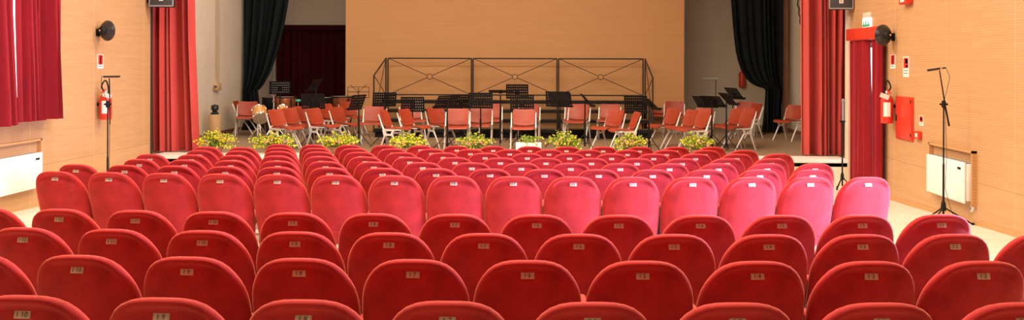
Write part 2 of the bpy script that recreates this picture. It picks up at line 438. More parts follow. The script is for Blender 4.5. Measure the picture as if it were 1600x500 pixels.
# ------------------------------------------------------------------ curtains
def curtain_mesh(L, Rr, zt, zb, n_pleat, amp, m, nz=26, seed=1, zlist=None, axis='x', pos=0.0, flat=0.0):
    """Pleated cloth. L(z), Rr(z): the two edges along the axis at height z; pos: the plane; pleats run out of the plane."""
    rg = random.Random(seed); nu = n_pleat * 10
    ph = [rg.uniform(-.5, .5) for _ in range(n_pleat + 2)]; am = [rg.uniform(.55, 1.2) for _ in range(n_pleat + 2)]
    wa, wb = rg.uniform(0, 6), rg.uniform(0, 6); warp = 1.0; am.append(1.0); ph.append(0.0)
    zs = zlist or [zt + (zb - zt) * k / nz for k in range(nz + 1)]
    vs = []
    for z in zs:
        l, r = L(z), Rr(z); h = (zt - z) / max(.01, zt - zb)
        for j in range(nu + 1):
            u = j / nu; q = max(0.0, min(1.0, u + warp * (.075 * math.sin(7.3 * u + wa) + .035 * math.sin(17 * u + wb)) * min(1, 4 * u, 4 * (1 - u)))) * n_pleat; k = min(int(q), n_pleat)
            a = am[k] * (1 - (q - k)) + am[k + 1] * (q - k)
            w = math.sin(2 * PI * (q + 0.18 * ph[k] * math.sin(PI * (q - k)))) * a
            w = math.copysign(abs(w) ** 0.75, w)
            d = (amp * w * (0.75 + 0.25 * h) + amp * 0.3 * math.sin(5.1 * q + 2.0 * h)) * (min(1, u / flat, (1 - u) / flat) if flat else 1)
            s = l + (r - l) * (u + 0.10 / max(1, n_pleat) * math.sin(2 * PI * q * 2 + 1.0) * 0.5)
            vs.append((s, pos + d, z) if axis == 'x' else (pos + d, s, z))
    n = nu + 1
    fs = [(i * n + j, i * n + j + 1, (i + 1) * n + j + 1, (i + 1) * n + j) for i in range(len(zs) - 1) for j in range(nu)]
    me = D.meshes.new('cloth'); me.from_pydata(vs, [], fs)
    bm = bmesh.new(); bm.from_mesh(me)
    bmesh.ops.recalc_face_normals(bm, faces=bm.faces[:])
    bmesh.ops.solidify(bm, geom=bm.faces[:], thickness=0.012)
    bm.to_mesh(me); bm.free(); me.materials.append(m)
    for p in me.polygons: p.use_smooth = True
    me.set_sharp_from_angle(angle=math.radians(60))
    return me
def curtain(name, label, *a, **k):
    me = curtain_mesh(*a, **k); me.name = name
    return tag(put(name, me), label, 'curtain')
def interp(tab):
    tab = sorted(tab)
    def f(z):
        if z <= tab[0][0]: return tab[0][1]
        for (a, va), (b, vb) in zip(tab, tab[1:]):
            if z <= b: return va + (vb - va) * (z - a) / (b - a)
        return tab[-1][1]
    return f
def edge(pts, Y):
    return interp([(at_y(x, y, Y).z, at_y(x, y, Y).x) for x, y in pts])
CY = 18.08
curtain('stage_curtain', 'red stage curtain gathered at the left side of the stage', edge([(235, 0), (235, 240)], CY), edge([(303, 0), (304, 70), (310, 238)], CY), TOP - .05, SZ + .02, 6, .16, M['curtain_red'], seed=3, pos=CY)
curtain('stage_curtain', 'red stage curtain gathered at the right side of the stage', edge([(1252, 0), (1253, 245)], CY), edge([(1331, 0), (1329, 245)], CY), TOP - .05, SZ + .02, 7, .15, M['curtain_red'], seed=8, pos=CY)
# red drapes over the left window
lb = at_x(93, 184, XL + .2)
w_y1 = lb.y; w_y0 = 10.4
curtain('window_curtain', 'deep red window curtain panel on the left wall, right of the light gap', interp([(1.3, at_x(28.6, 190, XL + .2).y), (2.9, at_x(23.5, 0, XL + .2).y)]), lambda z: w_y1, 4.7, lb.z, 9, .085, M['curtain_wine'], seed=4, axis='y', pos=XL + .20, flat=.12)
curtain('window_curtain', 'deep red window curtain panel at the left edge of the photo', lambda z: w_y0, interp([(1.3, at_x(27, 190, XL + .2).y), (2.9, at_x(18.5, 0, XL + .2).y)]), 4.7, lb.z - .03, 9, .085, M['curtain_wine'], seed=5, axis='y', pos=XL + .20, flat=.12)
# drapes over the right-hand door
dy0, dy1 = at_x(1388, 100, XR).y, at_x(1330, 100, XR - .1).y
zb = floor_z(16.3) + .02
vz = at_x(1328, 62, XR - .1).z
gap = at_x(1362, 90, XR - .1).y
curtain('door_curtain', 'wine red velvet door curtain hanging nearest the stage on the right', interp([(0, gap - .03), (1.6, gap + .04), (vz, gap + .14)]), lambda z: dy1, vz - .025, zb, 5, .055, M['curtain_wine'], seed=6, axis='y', pos=XR - .10, flat=.1)
curtain('door_curtain', 'wine red velvet door curtain behind the right wall fire extinguisher', lambda z: dy0, interp([(0, gap - .08), (1.6, gap - .05), (vz, gap - .09)]), vz - .025, zb, 4, .055, M['curtain_wine'], seed=7, axis='y', pos=XR - .10, flat=.1)
a, b_ = at_x(1328, 47, XR - .1), at_x(1387, 62, XR)
v = MB().box((XR - .17, b_.y, vz - .02), (XR - .001, a.y, at_x(1328, 46, XR - .1).z), .008)
tag(v.build('valance', M['red_paint']), 'red box valance above the right-hand door curtains', 'valance')
# black stage legs
BY = 23.95
zt = TOP - .05
ys = [-170, 0, 20, 40, 60, 80, 95, 108, 116, 122, 127, 131, 134, 136, 137.5, 139, 141, 145, 152, 165, 185, 206]
zl = [zt] + [at_y(1180, y, BY).z for y in ys[1:]]; zl[-1] = SZ + .015
Lt = edge([(1141, -170), (1142, 0), (1145, 40), (1148, 70), (1151, 90), (1158, 110), (1168, 125), (1176, 131), (1184, 135), (1190, 136.5), (1195, 138), (1197, 141), (1196, 160), (1191, 209)], BY)
curtain('stage_leg_curtain', 'black stage curtain tied up in a swag on the right of the stage', Lt, edge([(1222, -100), (1222, 140), (1219, 170), (1221, 209)], BY), zt, SZ, 8, .09, M['curtain_black'], seed=11, zlist=zl, pos=BY)
BYL = 23.9
zl = [zt] + [at_y(410, y, BYL).z for y in ys[1:]]; zl[-1] = SZ + .015
curtain('stage_leg_curtain', 'black stage curtain pulled back to the left stage wall', lambda z: SXL + .05, edge([(470, -170), (451, 0), (444, 40), (434, 80), (424, 110), (413, 130), (407, 138), (403, 141), (404, 150), (408, 180), (413, 208)], BYL), zt, SZ, 8, .09, M['curtain_black'], seed=12, zlist=zl, pos=BYL)
rz = at_y(480, 46, SBY - .15).z
curtain('backstage_curtain', 'dark wine curtain across the rear wall behind the drums', lambda z: SXL + .1, lambda z: pl + 1.6, rz - .03, SZ + .02, 16, .05, M['curtain_dark'], seed=13, pos=SBY - .15)
t = MB().box((SXL + .02, SBY - .3, rz - .02), (pl + 1.6, SBY - .02, rz + .12), .01)
tag(t.build('curtain_pelmet', M['curtain_dark']), 'dark red pelmet board along the top of the rear curtain', 'pelmet')

# ------------------------------------------------------------------ stage chairs
def ply_sheet(w, ctrl, th, nx=10, crown=0.02, corner=0.05):
    """Bent plywood: ctrl is the (y, z) centre line; crown bows it across; corners rounded."""
    P = [Vector(c) for c in ctrl]; m = len(P); vs = []
    L = [0]
    for a, b in zip(P, P[1:]): L.append(L[-1] + (b - a).length)
    for side in (0, 1):
        for i in range(m):
            tg = (P[min(i + 1, m - 1)] - P[max(i - 1, 0)]).normalized(); nrm = Vector((-tg.y, tg.x))
            e = min(L[i], L[-1] - L[i]); hw = w / 2
            if e < corner: hw -= corner - math.sqrt(max(0, corner ** 2 - (corner - e) ** 2))
            for j in range(nx + 1):
                x = -hw + 2 * hw * j / nx
                o = crown * (x / (w / 2)) ** 2 + (th if side else 0)
                vs.append((x, P[i].x + nrm.x * o, P[i].y + nrm.y * o))
    k = nx + 1; h = m * k; fs = []
    for i in range(m - 1):
        for j in range(nx):
            q = (i * k + j, i * k + j + 1, (i + 1) * k + j + 1, (i + 1) * k + j)
            fs += [q, tuple(h + x for x in q[::-1])]
        for j in (0, nx):
            q = (i * k + j, (i + 1) * k + j, h + (i + 1) * k + j, h + i * k + j); fs.append(q)
    for i in (0, m - 1):
        for j in range(nx): fs.append((i * k + j, h + i * k + j, h + i * k + j + 1, i * k + j + 1))
    return MB().add(vs, fs)
def sm(a, b, n): return [(a[0] + (b[0] - a[0]) * k / n, a[1] + (b[1] - a[1]) * k / n) for k in range(n + 1)]
seat_line = [(-.245, .405), (-.24, .418), (-.228, .431), (-.205, .440), (-.15, .444), (-.08, .440), (0, .432), (.07, .428), (.13, .430), (.165, .436), (.185, .442)]
back_line = [(.150, .470), (.157, .478), (.168, .495), (.182, .53), (.197, .57), (.216, .62), (.235, .67), (.255, .72), (.268, .75), (.277, .77), (.284, .783)]
ME_SEAT = ply_sheet(.455, seat_line, .012, crown=.012).mesh('seat', M['ply'], 50)
ME_CBACK = ply_sheet(.435, back_line, -.012, crown=.03, corner=.05).mesh('backrest', M['ply'], 50)
def side_mesh(sx):
    b = MB(); x = sx * .243
    T = Matrix.Translation((x, 0, 0)) @ Matrix.Rotation(PI / 2, 4, 'Z')   # prism (x, z) -> (y, z); thickness along x
    # cast trapezoid plate with an open window: outer and inner outlines joined by a ring of faces
    outer = [(-.10, .436), (.175, .442), (.172, .405), (.150, .318), (-.022, .312), (-.055, .40)]
    inner = [(-.028, .405), (.110, .408), (.108, .395), (.100, .352), (.012, .348), (-.012, .395)]
    nn = len(outer); vs = [Vector((x + t, a, c)) for t in (-.015, .015) for ring in (outer, inner) for a, c in ring]
    fs = []
    for i in range(nn):
        k = (i + 1) % nn
        fs += [(i, k, nn + k, nn + i), (2 * nn + i, 3 * nn + i, 3 * nn + k, 2 * nn + k), (i, 2 * nn + i, 2 * nn + k, k), (nn + i, nn + k, 3 * nn + k, 3 * nn + i)]
    b.add(vs, fs)
    b.tube([(x, -.20, .425), (x, -.09, .425)], [.008, .012], 6)
    b.tube([(x, .150, .425), (x, .182, .50), (x, .218, .60), (x, .262, .72)], [.022, .017, .014, .011], 6)
    return b.mesh('side_frame', M['alu'])
ME_SIDE = [side_mesh(-1), side_mesh(1)]
def cleg(sx, front):
    x = sx * .243
    p = [(x, -.015, .33), (x, -.12, .17), (x * 1.03, -.225, .0)] if front else [(x, .125, .335), (x, .185, .17), (x * 1.03, .25, .0)]
    return MB().tube(p, [.020, .0155, .013], 8).mesh('leg', M['alu'])
ME_CLEG = [cleg(s, f) for s in (-1, 1) for f in (True, False)]
ME_STR = MB().tube([(-.235, .13, .40), (.235, .13, .40)], .011, 6).mesh('stretcher', M['alu'])
TURN = {}
def stage_chair(px, py, phi, label, group='red plywood chairs on the stage'):
    if abs(phi) > 27: phi += 17 if phi > 0 else -14
    ph = math.radians(phi)
    p = at_z(px, py, SZ + .775)
    off = Matrix.Rotation(ph, 3, 'Z') @ Vector((0, .245, 0))
    c = thing('stage_chair', label, 'chair', (p.x - off.x, p.y - off.y, SZ), ph, group)
    s = put('seat', ME_SEAT, c); bk = put('backrest', ME_CBACK, c)
    for m in ME_SIDE: put('side_frame', m, c)['label'] = 'silver cast metal side frame'
    for m in ME_CLEG: put('leg', m, c)
    put('stretcher', ME_STR, c)
    return c
CH = [
 (369, 158.5, 75, 'red chair with back turned sideways against the left stage wall'),
 (388, 159.5, 12, 'red chair facing the hall in front of the left black curtain'),
 (430, 172.0, 48, 'leftmost red chair of the left group, beside the honey wood drum'),
 (452, 169.5, 48, 'red chair second from the left in the front of the left group'),
 (472, 167.0, 40, 'red chair half hidden behind the dark solid music desk'),
 (490, 170.0, 50, 'large looking red chair in front left group with clear white side frame'),
 (509, 163.0, 48, 'red chair behind, between the dark music desk and the copper drum'),
 (530, 168.0, 50, 'red chair of the left group nearest the tilted music stand'),
 (543, 159.5, 30, 'red chair below the wire music stand, behind the left group'),
 (583, 166.5, 4, 'red chair facing the hall left of the perforated music stand'),
 (608, 172.5, 62, 'red chair turned sideways with white frame behind the fourth flowers'),
 (625, 171.0, 50, 'red chair turned right, beside the sideways white framed chair'),
 (641, 163.5, 22, 'red chair at the rear beneath the left wide music desk'),
 (673, 169.5, 28, 'red chair angled right in front of the risers, beneath a wide desk'),
 (707, 171.0, 2, 'red chair facing the hall behind the pair of tilted music stands'),
 (751, 168.5, 0, 'red chair facing the hall beneath the centre left music desk'),
 (768, 163.0, 0, 'red chair at the rear half hidden behind the centre left chair'),
 (818, 171.5, 0, 'red chair facing the hall beneath the centre music desk'),
 (827, 163.5, -4, 'red chair at the rear half hidden behind the centre chair'),
 (905, 164.5, -16, 'red chair facing the hall right of the centre, beside edge-on stand'),
 (900, 163.0, -8, 'red chair mostly hidden behind the chair right of centre'),
 (953, 163.5, -10, 'red chair at the rear of the right centre pair'),
 (963, 172.5, -34, 'red chair in front of the right centre pair, angled left'),
 (995, 176.0, -66, 'red chair seen sideways with white frame behind the seventh flowers'),
 (1036, 158.0, -4, 'left one of two red chairs pushed together by the backdrop edge'),
 (1047, 158.5, -10, 'right one of two red chairs pushed together by the backdrop edge'),
 (1052, 170.5, -50, 'red chair angled left, first of three in a line right of centre'),
 (1081, 172.5, -54, 'red chair angled left, middle of three in a line right of centre'),
 (1100, 175.0, -56, 'red chair with bright white frame behind the rightmost flowers'),
 (1115, 169.5, -28, 'red chair behind the slanted music desk of the right group'),
 (1141, 170.0, -52, 'red chair behind the edge-on music stand of the right group'),
 (1166, 159.5, -20, 'red chair at the back of the right group near the black swag'),
 (1183, 162.5, -58, 'red chair at the rear right under the black swag curtain'),
 (1164, 169.5, -52, 'red chair one behind the front right chair with splayed legs'),
 (1169, 172.5, -54, 'front right red chair with both splayed legs in full view'),
 (1243, 165.0, -38, 'lone red chair beside the right red stage curtain'),
]
for c in CH: stage_chair(*c)

# ------------------------------------------------------------------ music stands
def desk_mesh(w=.48, h=.33, nx=10, ny=5, th=.004):
    xs = []; 
    mx, mz = .035, .035
    px_, pz_ = (w - 2 * mx) / (nx - .64), (h - 2 * mz) / (ny - .64)
    xs = [-w / 2] + [v for i in range(nx) for v in (-w / 2 + mx + i * px_, -w / 2 + mx + i * px_ + px_ * .36)] + [w / 2]
    zs = [-h / 2] + [v for i in range(ny) for v in (-h / 2 + mz + i * pz_, -h / 2 + mz + i * pz_ + pz_ * .36)] + [h / 2]
    k = len(xs); vs = [(x, 0, z) for z in zs for x in xs]; fs = []
    for i in range(len(zs) - 1):
        for j in range(k - 1):
            if i % 2 and j % 2: continue
            fs.append((i * k + j, i * k + j + 1, (i + 1) * k + j + 1, (i + 1) * k + j))
    me = D.meshes.new('desk'); me.from_pydata(vs, [], fs); bm = bmesh.new(); bm.from_mesh(me)
    bmesh.ops.solidify(bm, geom=bm.faces[:], thickness=th); bm.to_mesh(me); bm.free()
    me.materials.append(M['black']); return me
ME_DESK = desk_mesh()
ME_LIP = MB().box((-.24, 0, -.17), (.24, .055, -.164)).box((-.24, .05, -.17), (.24, .055, -.15)).mesh('lip', M['black'])
ME_CLAMP = MB().box((-.03, -.035, -.06), (.03, -.004, .03), .008).mesh('clamp', M['black'])
ME_SLEG = []
for k in range(3):
    q = 2 * PI * k / 3 + PI / 6
    c_, s_ = math.cos(q), math.sin(q)
    ME_SLEG.append(MB().tube([(c_ * .02, s_ * .02, .30), (c_ * .12, s_ * .12, .19), (c_ * .30, s_ * .30, .008)], [.009, .008, .008], 6).tube([(c_ * .02, s_ * .02, .12), (c_ * .16, s_ * .16, .145)], .005, 5).mesh('leg', M['black']))
POLES = {}
def music_stand(px, py, Y, rot, tilt, label, paper=False):
    p = at_y(px, py, Y); r = math.radians(rot); h = p.z - SZ
    s = thing('music_stand', label, 'music stand', (p.x, p.y, SZ), r, 'black music stands on the stage')
    key = round(h, 2)
    if key not in POLES:
        POLES[key] = MB().tube([(0, 0, .07), (0, 0, h * .6)], .019, 8).tube([(0, 0, h * .55), (0, 0, h - .03)], .014, 8).tube([(0, 0, h * .56), (0, 0, h * .62)], .02, 8).mesh('pole', M['black'])
    put('pole', POLES[key], s)
    for m in ME_SLEG: put('leg', m, s)
    t = math.radians(tilt)
    d = put('desk', ME_DESK, s, (0, -.045 * 0, h)); d.rotation_euler = (t, 0, 0)
    d.location = (0, .04 * math.cos(t), h + .04 * math.sin(t))
    put('lip', ME_LIP, d); put('clamp', ME_CLAMP, d)
    if paper:
        w0, w1 = paper
        q = MB().box((w0, .006, -.155), (w1, .008, .13)).build('sheet_music', M['paper'])
        q.matrix_world = Matrix.Translation(s.location) @ Matrix.Rotation(r, 4, 'Z') @ Matrix.Translation(d.location) @ Matrix.Rotation(t, 4, 'X')
        tag(q, 'white sheet of music on the ' + label.split(' music')[0].replace('black ', '', 1) + ' music stand', 'sheet music')
    return s
ST = [
 (440, 138, 22.0, 18, 28, 'black perforated music stand by the chrome post at the rear left', (-.19, .2)),
 (494, 135, 21.4, 78, 35, 'black edge-on music stand against the dark wine rear curtain'),
 (488, 159, 19.7, 4, 18, 'black broad dark desk music stand in front of the copper drums'),
 (560, 161, 19.5, 66, 22, 'black narrow tilted music stand in front of the wire stand'),
 (601, 157, 19.4, 14, 30, 'black leaning music stand with holed desk left of the risers'),
 (660, 165, 19.4, 2, 20, 'black wide music stand second left of centre with pale holes', (.04, .2)),
 (704, 161, 18.9, 38, 40, 'black slanted music stand in front of another, left of centre'),
 (715, 160, 19.6, 20, 30, 'black music stand just behind the slanted one left of centre'),
 (751, 158, 19.2, 0, 16, 'black upright desk music stand left of the flat one'),
 (782, 146, 19.6, 0, 78, 'black flat topped music stand near the middle of the stage'),
 (808, 144, 20.6, 0, 20, 'black tall music stand with holed desk at the centre'),
 (816, 161, 19.2, 0, 14, 'black lower music stand in front of the tall centre one'),
 (871, 156, 19.3, -6, 22, 'black music stand with plain desk right of the centre'),
 (875, 157, 20.0, -22, 22, 'black music stand half hidden behind the one right of centre'),
 (914, 159, 19.0, -84, 40, 'black edge-on music stand in front of the right centre chair'),
 (993, 162, 20.2, -10, 24, 'black music stand at the right end of the risers'),
 (1014, 165, 18.8, -76, 46, 'black edge-on music stand at the right of the seventh flowers'),
 (1112, 161, 19.2, -44, 48, 'black broad slanted music stand in front of the right group'),
 (1105, 162, 20.0, -40, 44, 'black music stand hidden behind the broad slanted one on the right'),
 (1135, 157, 18.9, -78, 44, 'black edge-on music stand in front of the right group chairs'),
 (1145, 148, 21.4, -66, 40, 'black small looking music stand furthest back in the right group'),
]
for s in ST: music_stand(*s)
# folding wire stand
p = at_y(560, 145, 21.2); h = p.z - SZ
s = thing('wire_music_stand', 'open wire folding music stand in front of the backdrop edge', 'music stand', (p.x, p.y, SZ), .2)
MB().tube([(0, 0, .3), (0, 0, h + .1)], .010, 6).build('pole', M['black'], s)
d = MB()
for z in (-.11, .02, .13):
    d.tube([(-.23, 0, h + z), (.23, 0, h + z)], .006, 5)
for x in (-.23, .23): d.tube([(x, 0, h - .11), (x, 0, h + .13)], .006, 5)
d.tube([(-.17, 0, h + .18), (0, 0, h - .0), (.17, 0, h + .18)], .006, 5)
d.tube([(-.23, .06, h - .11), (.23, .06, h - .11)], .004, 5)
d.build('wire_desk', M['black'], s)
for k in range(3):
    q = 2 * PI * k / 3; MB().tube([(0, 0, .42), (math.cos(q) * .28, math.sin(q) * .28, .006)], .007, 5).build('leg', M['black'], s)

# ------------------------------------------------------------------ choral riser
RY = 23.6
rl, rr = at_y(605, 120, RY).x, at_y(1006, 120, RY).x
s = thing('choral_riser', 'black stepped choir riser with guard rail in front of the backdrop', 'riser', ((rl + rr) / 2, RY, SZ))
hw = (rr - rl) / 2
for k in range(4):
    z = .8 - .2 * k; y1 = -.0 - .45 * k
    o = MB().box((-hw, y1 - .44, z - .035), (hw, y1, z), .004).build('tread', M['tread'], s)
    MB().box((-hw, y1 - .455, z - .075), (hw, y1 - .44, z + .002)).build('edge_strip', M['black'], o)
MB().box((-hw + .02, -1.74, .001), (hw - .02, -1.71, .155)).build('low_black_board', M['black'], s)  # black board across the front below the lowest tread
for x in (-hw + .03, -hw / 3, hw / 3, hw - .03):
    fr = MB()
    for k in range(4):
        z = .8 - .2 * k; y1 = -.45 * k
        fr.tube([(x, y1 - .02, 0), (x, y1 - .02, z - .03)], .018, 6); fr.tube([(x, y1 - .42, 0), (x, y1 - .42, z - .03)], .018, 6)
        fr.tube([(x, y1 - .42, z - .06), (x, y1 - .02, z - .06)], .016, 6)
    fr.tube([(x, -1.8, .03), (x, -.02, .03)], .016, 6)
    fr.build('support_frame', M['black'], s)
zt_, zb_ = at_y(800, 91.5, RY).z - SZ, at_y(800, 148.5, RY).z - SZ
pw = 2 * hw / 3
for k in range(3):
    x0, x1 = -hw + pw * k + .02, -hw + pw * (k + 1) - .02; xm, zm = (x0 + x1) / 2, (zt_ + zb_) / 2
    g = MB()
    for z in (zt_, zb_): g.tube([(x0, 0, z), (x1, 0, z)], .020, 6)
    for x in (x0, x1): g.tube([(x, 0, .8), (x, 0, zt_)], .020, 6)
    g = g.build('guard_rail', M['iron'], s)
    xb = MB()
    for sx in (-1, 1):
        for sz in (-1, 1):
            l = math.hypot((x1 - x0) / 2, (zt_ - zb_) / 2); e = .065 / l
            xb.tube([(xm + sx * (x1 - x0) / 2 * e, 0, zm + sz * (zt_ - zb_) / 2 * e), (xm + sx * (x1 - x0) / 2, 0, zm + sz * (zt_ - zb_) / 2)], .009, 5)
    xb.build('cross_brace', M['iron'], g)
    xb = MB(); xb.tube([(xm + .065 * math.cos(q * PI / 8), 0, zm + .065 * math.sin(q * PI / 8)) for q in range(17)], .009, 5); xb.build('ring', M['iron'], g)
for sx, pyf in ((-1, 118), (1, 122)):
    x = sx * (hw + .03); yf = -1.68; zf = at_y(585 if sx < 0 else 1017, pyf, RY + yf).z - SZ
    g = MB().tube([(x, 0, .1), (x, 0, zt_)], .020, 6).tube([(x, yf, .1), (x, yf, zf)], .020, 6).tube([(x, 0, zt_), (x, yf, zf)], .020, 6).tube([(x, 0, zb_), (x, yf, .42)], .018, 6)
    g = g.build('side_rail', M['iron'], s)
    MB().tube([(x, 0, zb_), (x, yf, zf)], .009, 5).tube([(x, 0, zt_), (x, yf, .42)], .009, 5).build('cross_brace', M['iron'], g)

# ------------------------------------------------------------------ drums
def drum_on_legs(name, label, px, py, Y, r, dep, shell, bowl=False, rotm=None):
    """py: the rim height in the picture."""
    p = at_y(px, py, Y); h = p.z - SZ
    s = thing(name, label, 'drum', (p.x, p.y, SZ))
    if bowl:
        prof_ = [(.03, h - dep)] + [(r * math.sin(PI / 2 * k / 8), h - dep * math.cos(PI / 2 * k / 8) * .97 - .02) for k in range(1, 9)] + [(r, h - .01)]
        MB().lathe(prof_, 28).build('bowl', shell, s)
        for k in range(4):
            q = PI / 4 + PI / 2 * k
            MB().tube([(math.cos(q) * (r + .015), math.sin(q) * (r + .015), h - .04), (math.cos(q) * (r + .01), math.sin(q) * (r + .01), h * .45), (math.cos(q) * r * .75, math.sin(q) * r * .75, .0)], .016, 6).build('leg', M['black'], s)
        MB().tube([(math.cos(q * PI / 12) * (r + .01), math.sin(q * PI / 12) * (r + .01), h * .45) for q in range(25)], .012, 5).build('ring', M['black'], s)
        MB().tube([(0, 0, 0.02), (0, 0, h - dep)], .05, 10).build('post', M['black'], s)
    MB().lathe([(r - .015, h - .012), (r + .018, h - .012), (r + .018, h + .014), (r - .006, h + .014), (r - .008, h + .004)], 28).build('hoop', M['black'] , s)
    MB().lathe([(0.01, h + .002), (r - .006, h + .002), (r - .006, h + .006), (.01, h + .007)], 28).build('drum_head', M['skin'], s)
    return s
drum_on_legs('timpani', 'copper kettle drum by the chrome post on the left', 446, 152, 22.2, .25, .40, M['copper'], True)
drum_on_legs('timpani', 'copper kettle drum below the backdrop edge, right of the others', 534, 151, 23.55, .28, .44, M['copper'], True)
drum_on_legs('timpani', 'dark kettle drum behind the broad dark music desk', 505, 153, 22.9, .24, .40, M['black'], True)
drum_on_legs('timpani', 'dark kettle drum beside the black left stage curtain', 421, 153, 22.9, .17, .34, M['black'], True)
def tom(px, py, Y, r, L, tilt, rz, label):
    p = at_y(px, py, Y); s = thing('tom_drum', label, 'drum', (p.x, p.y, SZ), rz); h = p.z - SZ
    T = Matrix.Translation((0, 0, h)) @ Matrix.Rotation(tilt, 4, 'X')
    MB().lathe([(r, -L / 2), (r, L / 2)], 28, T).build('shell', M['maple'], s)
    for sg in (-1, 1):
        MB().lathe([(r + .001, sg * L / 2 - .014), (r + .014, sg * L / 2 - .014), (r + .014, sg * L / 2 + .014), (r + .001, sg * L / 2 + .014)], 28, T).build('hoop', M['chrome'], s)
        MB().lathe([(.005, sg * L / 2 - .003), (r - .001, sg * L / 2 - .003), (r - .001, sg * L / 2 + .003), (.005, sg * L / 2 + .003)], 28, T).build('drum_head', M['skin'], s)
    lg = MB()
    for k in range(8):
        q = 2 * PI * k / 8 + .2
        for z in (-L / 2 + .035, L / 2 - .035): lg.box((-.012, -.012, -.02), (.012, .012, .02), .004, T @ Matrix.Translation((math.cos(q) * (r + .008), math.sin(q) * (r + .008), z)))
    lg.build('lugs', M['chrome'], s).name = 'lug_ring'
    MB().tube([(0, 0, .22), (0, 0, h - r * .7)], .014, 8).build('post', M['chrome'], s)
    for k in range(3):
        q = 2 * PI * k / 3 + .5; MB().tube([(0, 0, .34), (math.cos(q) * .26, math.sin(q) * .26, .008)], .010, 6).build('leg', M['chrome'], s)
tom(406, 178.5, 20.9, .155, .26, math.radians(-50), math.radians(28), 'honey wood tom drum with chrome lugs left of the front chairs')
tom(442, 173.5, 20.8, .10, .18, math.radians(-40), math.radians(20), 'small honey wood tom drum peeking out between two left chairs')
# chrome cymbal post
p = at_y(428, 147, 21.3); h = p.z - SZ
s = thing('cymbal_stand', 'chrome post stand beside the copper kettle drum on the left', 'stand', (p.x, p.y, SZ))
MB().tube([(0, 0, .2), (0, 0, h)], .016, 8).build('pole', M['chrome'], s)
for z in (h - .02, h - .16, h - .34): MB().lathe([(.012, z - .025), (.034, z - .02), (.034, z + .02), (.012, z + .025)], 10).build('collar', M['chrome'], s)
for k in range(3):
    q = 2 * PI * k / 3; MB().tube([(0, 0, .36), (math.cos(q) * .28, math.sin(q) * .28, .008)], .010, 6).build('leg', M['chrome'], s)
p = at_y(466, 158, 22.0)
s = thing('cymbal_stand', 'low dark stand topped with something green behind the left chairs', 'stand', (p.x, p.y, SZ)); h = p.z - SZ
MB().tube([(0, 0, .2), (0, 0, h)], .014, 8).build('pole', M['chrome'], s)
for k in range(3):
    q = 2 * PI * k / 3; MB().tube([(0, 0, .36), (math.cos(q) * .25, math.sin(q) * .25, .008)], .010, 6).build('leg', M['chrome'], s)
o = MB().lathe([(.02, h - .01), (.07, h + .0), (.06, h + .03), (.02, h + .045)], 14).build('cap', M['green'], s); o['label'] = 'bright green cap'
# thin stand under the right black swag
p = at_z(1194, 208, SZ); s = thing('microphone_stand', 'thin black stand under the black swag curtain on the right', 'stand', (p.x, p.y - .35, SZ)); h = 1.05
MB().tube([(0, 0, .04), (0, 0, h)], .016, 8).build('pole', M['black'], s)
for k in range(3):
    q = 2 * PI * k / 3; MB().tube([(0, 0, .10), (math.cos(q) * .3, math.sin(q) * .3, .012)], .012, 6).build('leg', M['black'], s)

# ------------------------------------------------------------------ flowers
def flowers(px, w, top, label, seed, Y=17.72, pink=14, yellow=170, base='basket', lean=0.0):
    rg = random.Random(seed); p = at_y(px, 240, Y)
    s = thing('flower_arrangement', label, 'flowers', (p.x, Y, SZ + .012), 0, 'yellow flower arrangements along the stage edge')
    W = w / F * Y / 2; H = (at_y(px, top, Y).z - SZ)
    if base == 'box': MB().box((-.235, -.09, 0), (.235, .09, .235), .008).build('planter', M['white'], s)
    else: MB().lathe([(.09, 0), (.14, .10), (.15, .13), (.12, .13)], 16).build('basket', M['brown'], s)
    z0 = .22 if base == 'box' else .10
    st, ye, pi_ = MB(), MB(), MB(); nst = 90 if yellow > 60 else 26
    for k in range(nst):
        q = rg.uniform(0, 2 * PI); rr_ = math.sqrt(rg.random())
        ex, ey = math.cos(q) * rr_ * W + lean * rg.random(), math.sin(q) * rr_ * .20
        ez = z0 + (H - z0) * (1 - .55 * rr_ ** 1.6) * rg.uniform(.65, 1.08) - (.16 * rr_ if rg.random() < .35 else 0)
        ez = max(.03, ez); a = Vector((rg.uniform(-.06, .06), rg.uniform(-.05, .05), z0 - .03)); e = Vector((ex, ey, ez))
        mid = a.lerp(e, .5) + Vector((0, 0, .06 + .05 * rr_))
        st.tube([a, mid, e], [.006, .005, .003], 4)
        for t in range(6):
            u = rg.uniform(.35, 1.0); c = a.lerp(e, u) + Vector((0, 0, (.06 + .05 * rr_) * 4 * u * (1 - u) * .6))
            d = Vector((rg.uniform(-1, 1), rg.uniform(-1, 1), rg.uniform(.1, 1))).normalized() * rg.uniform(.04, .075); n_ = Vector((rg.uniform(-1, 1), rg.uniform(-1, 1), .3)).normalized() * .012
            st.add([c, c + d * .5 + n_, c + d, c + d * .5 - n_], [(0, 1, 2, 3)])
        for t in range(yellow // 52 + (1 if rg.random() < .6 else 0)):
            u = 1 - .55 * rg.random() ** 1.2; c = a.lerp(e, u) + Vector((rg.gauss(0, .018), rg.gauss(0, .018), (.06 + .05 * rr_) * 4 * u * (1 - u) * .6 + rg.gauss(0, .014)))
            c.z = max(.03, c.z)
            ye.blob(c, rg.uniform(.011, .019), rg.uniform(.7, 1.2))
    for k in range(pink):
        q = rg.uniform(0, 2 * PI); rr_ = math.sqrt(rg.random()) * .55
        pi_.blob((math.cos(q) * rr_ * W, math.sin(q) * .12 - .08, z0 + (H - z0) * rg.uniform(.25, .6)), rg.uniform(.014, .026), .8)
    st.build('foliage', M['stem'], s, 0); ye.build('yellow_blossom', M['yellow'], s, 0)
    if pink: pi_.build('pink_blossom', M['pink'], s, 0)
flowers(337, 78, 203, 'yellow flower arrangement beside the left red stage curtain', 21, yellow=260)
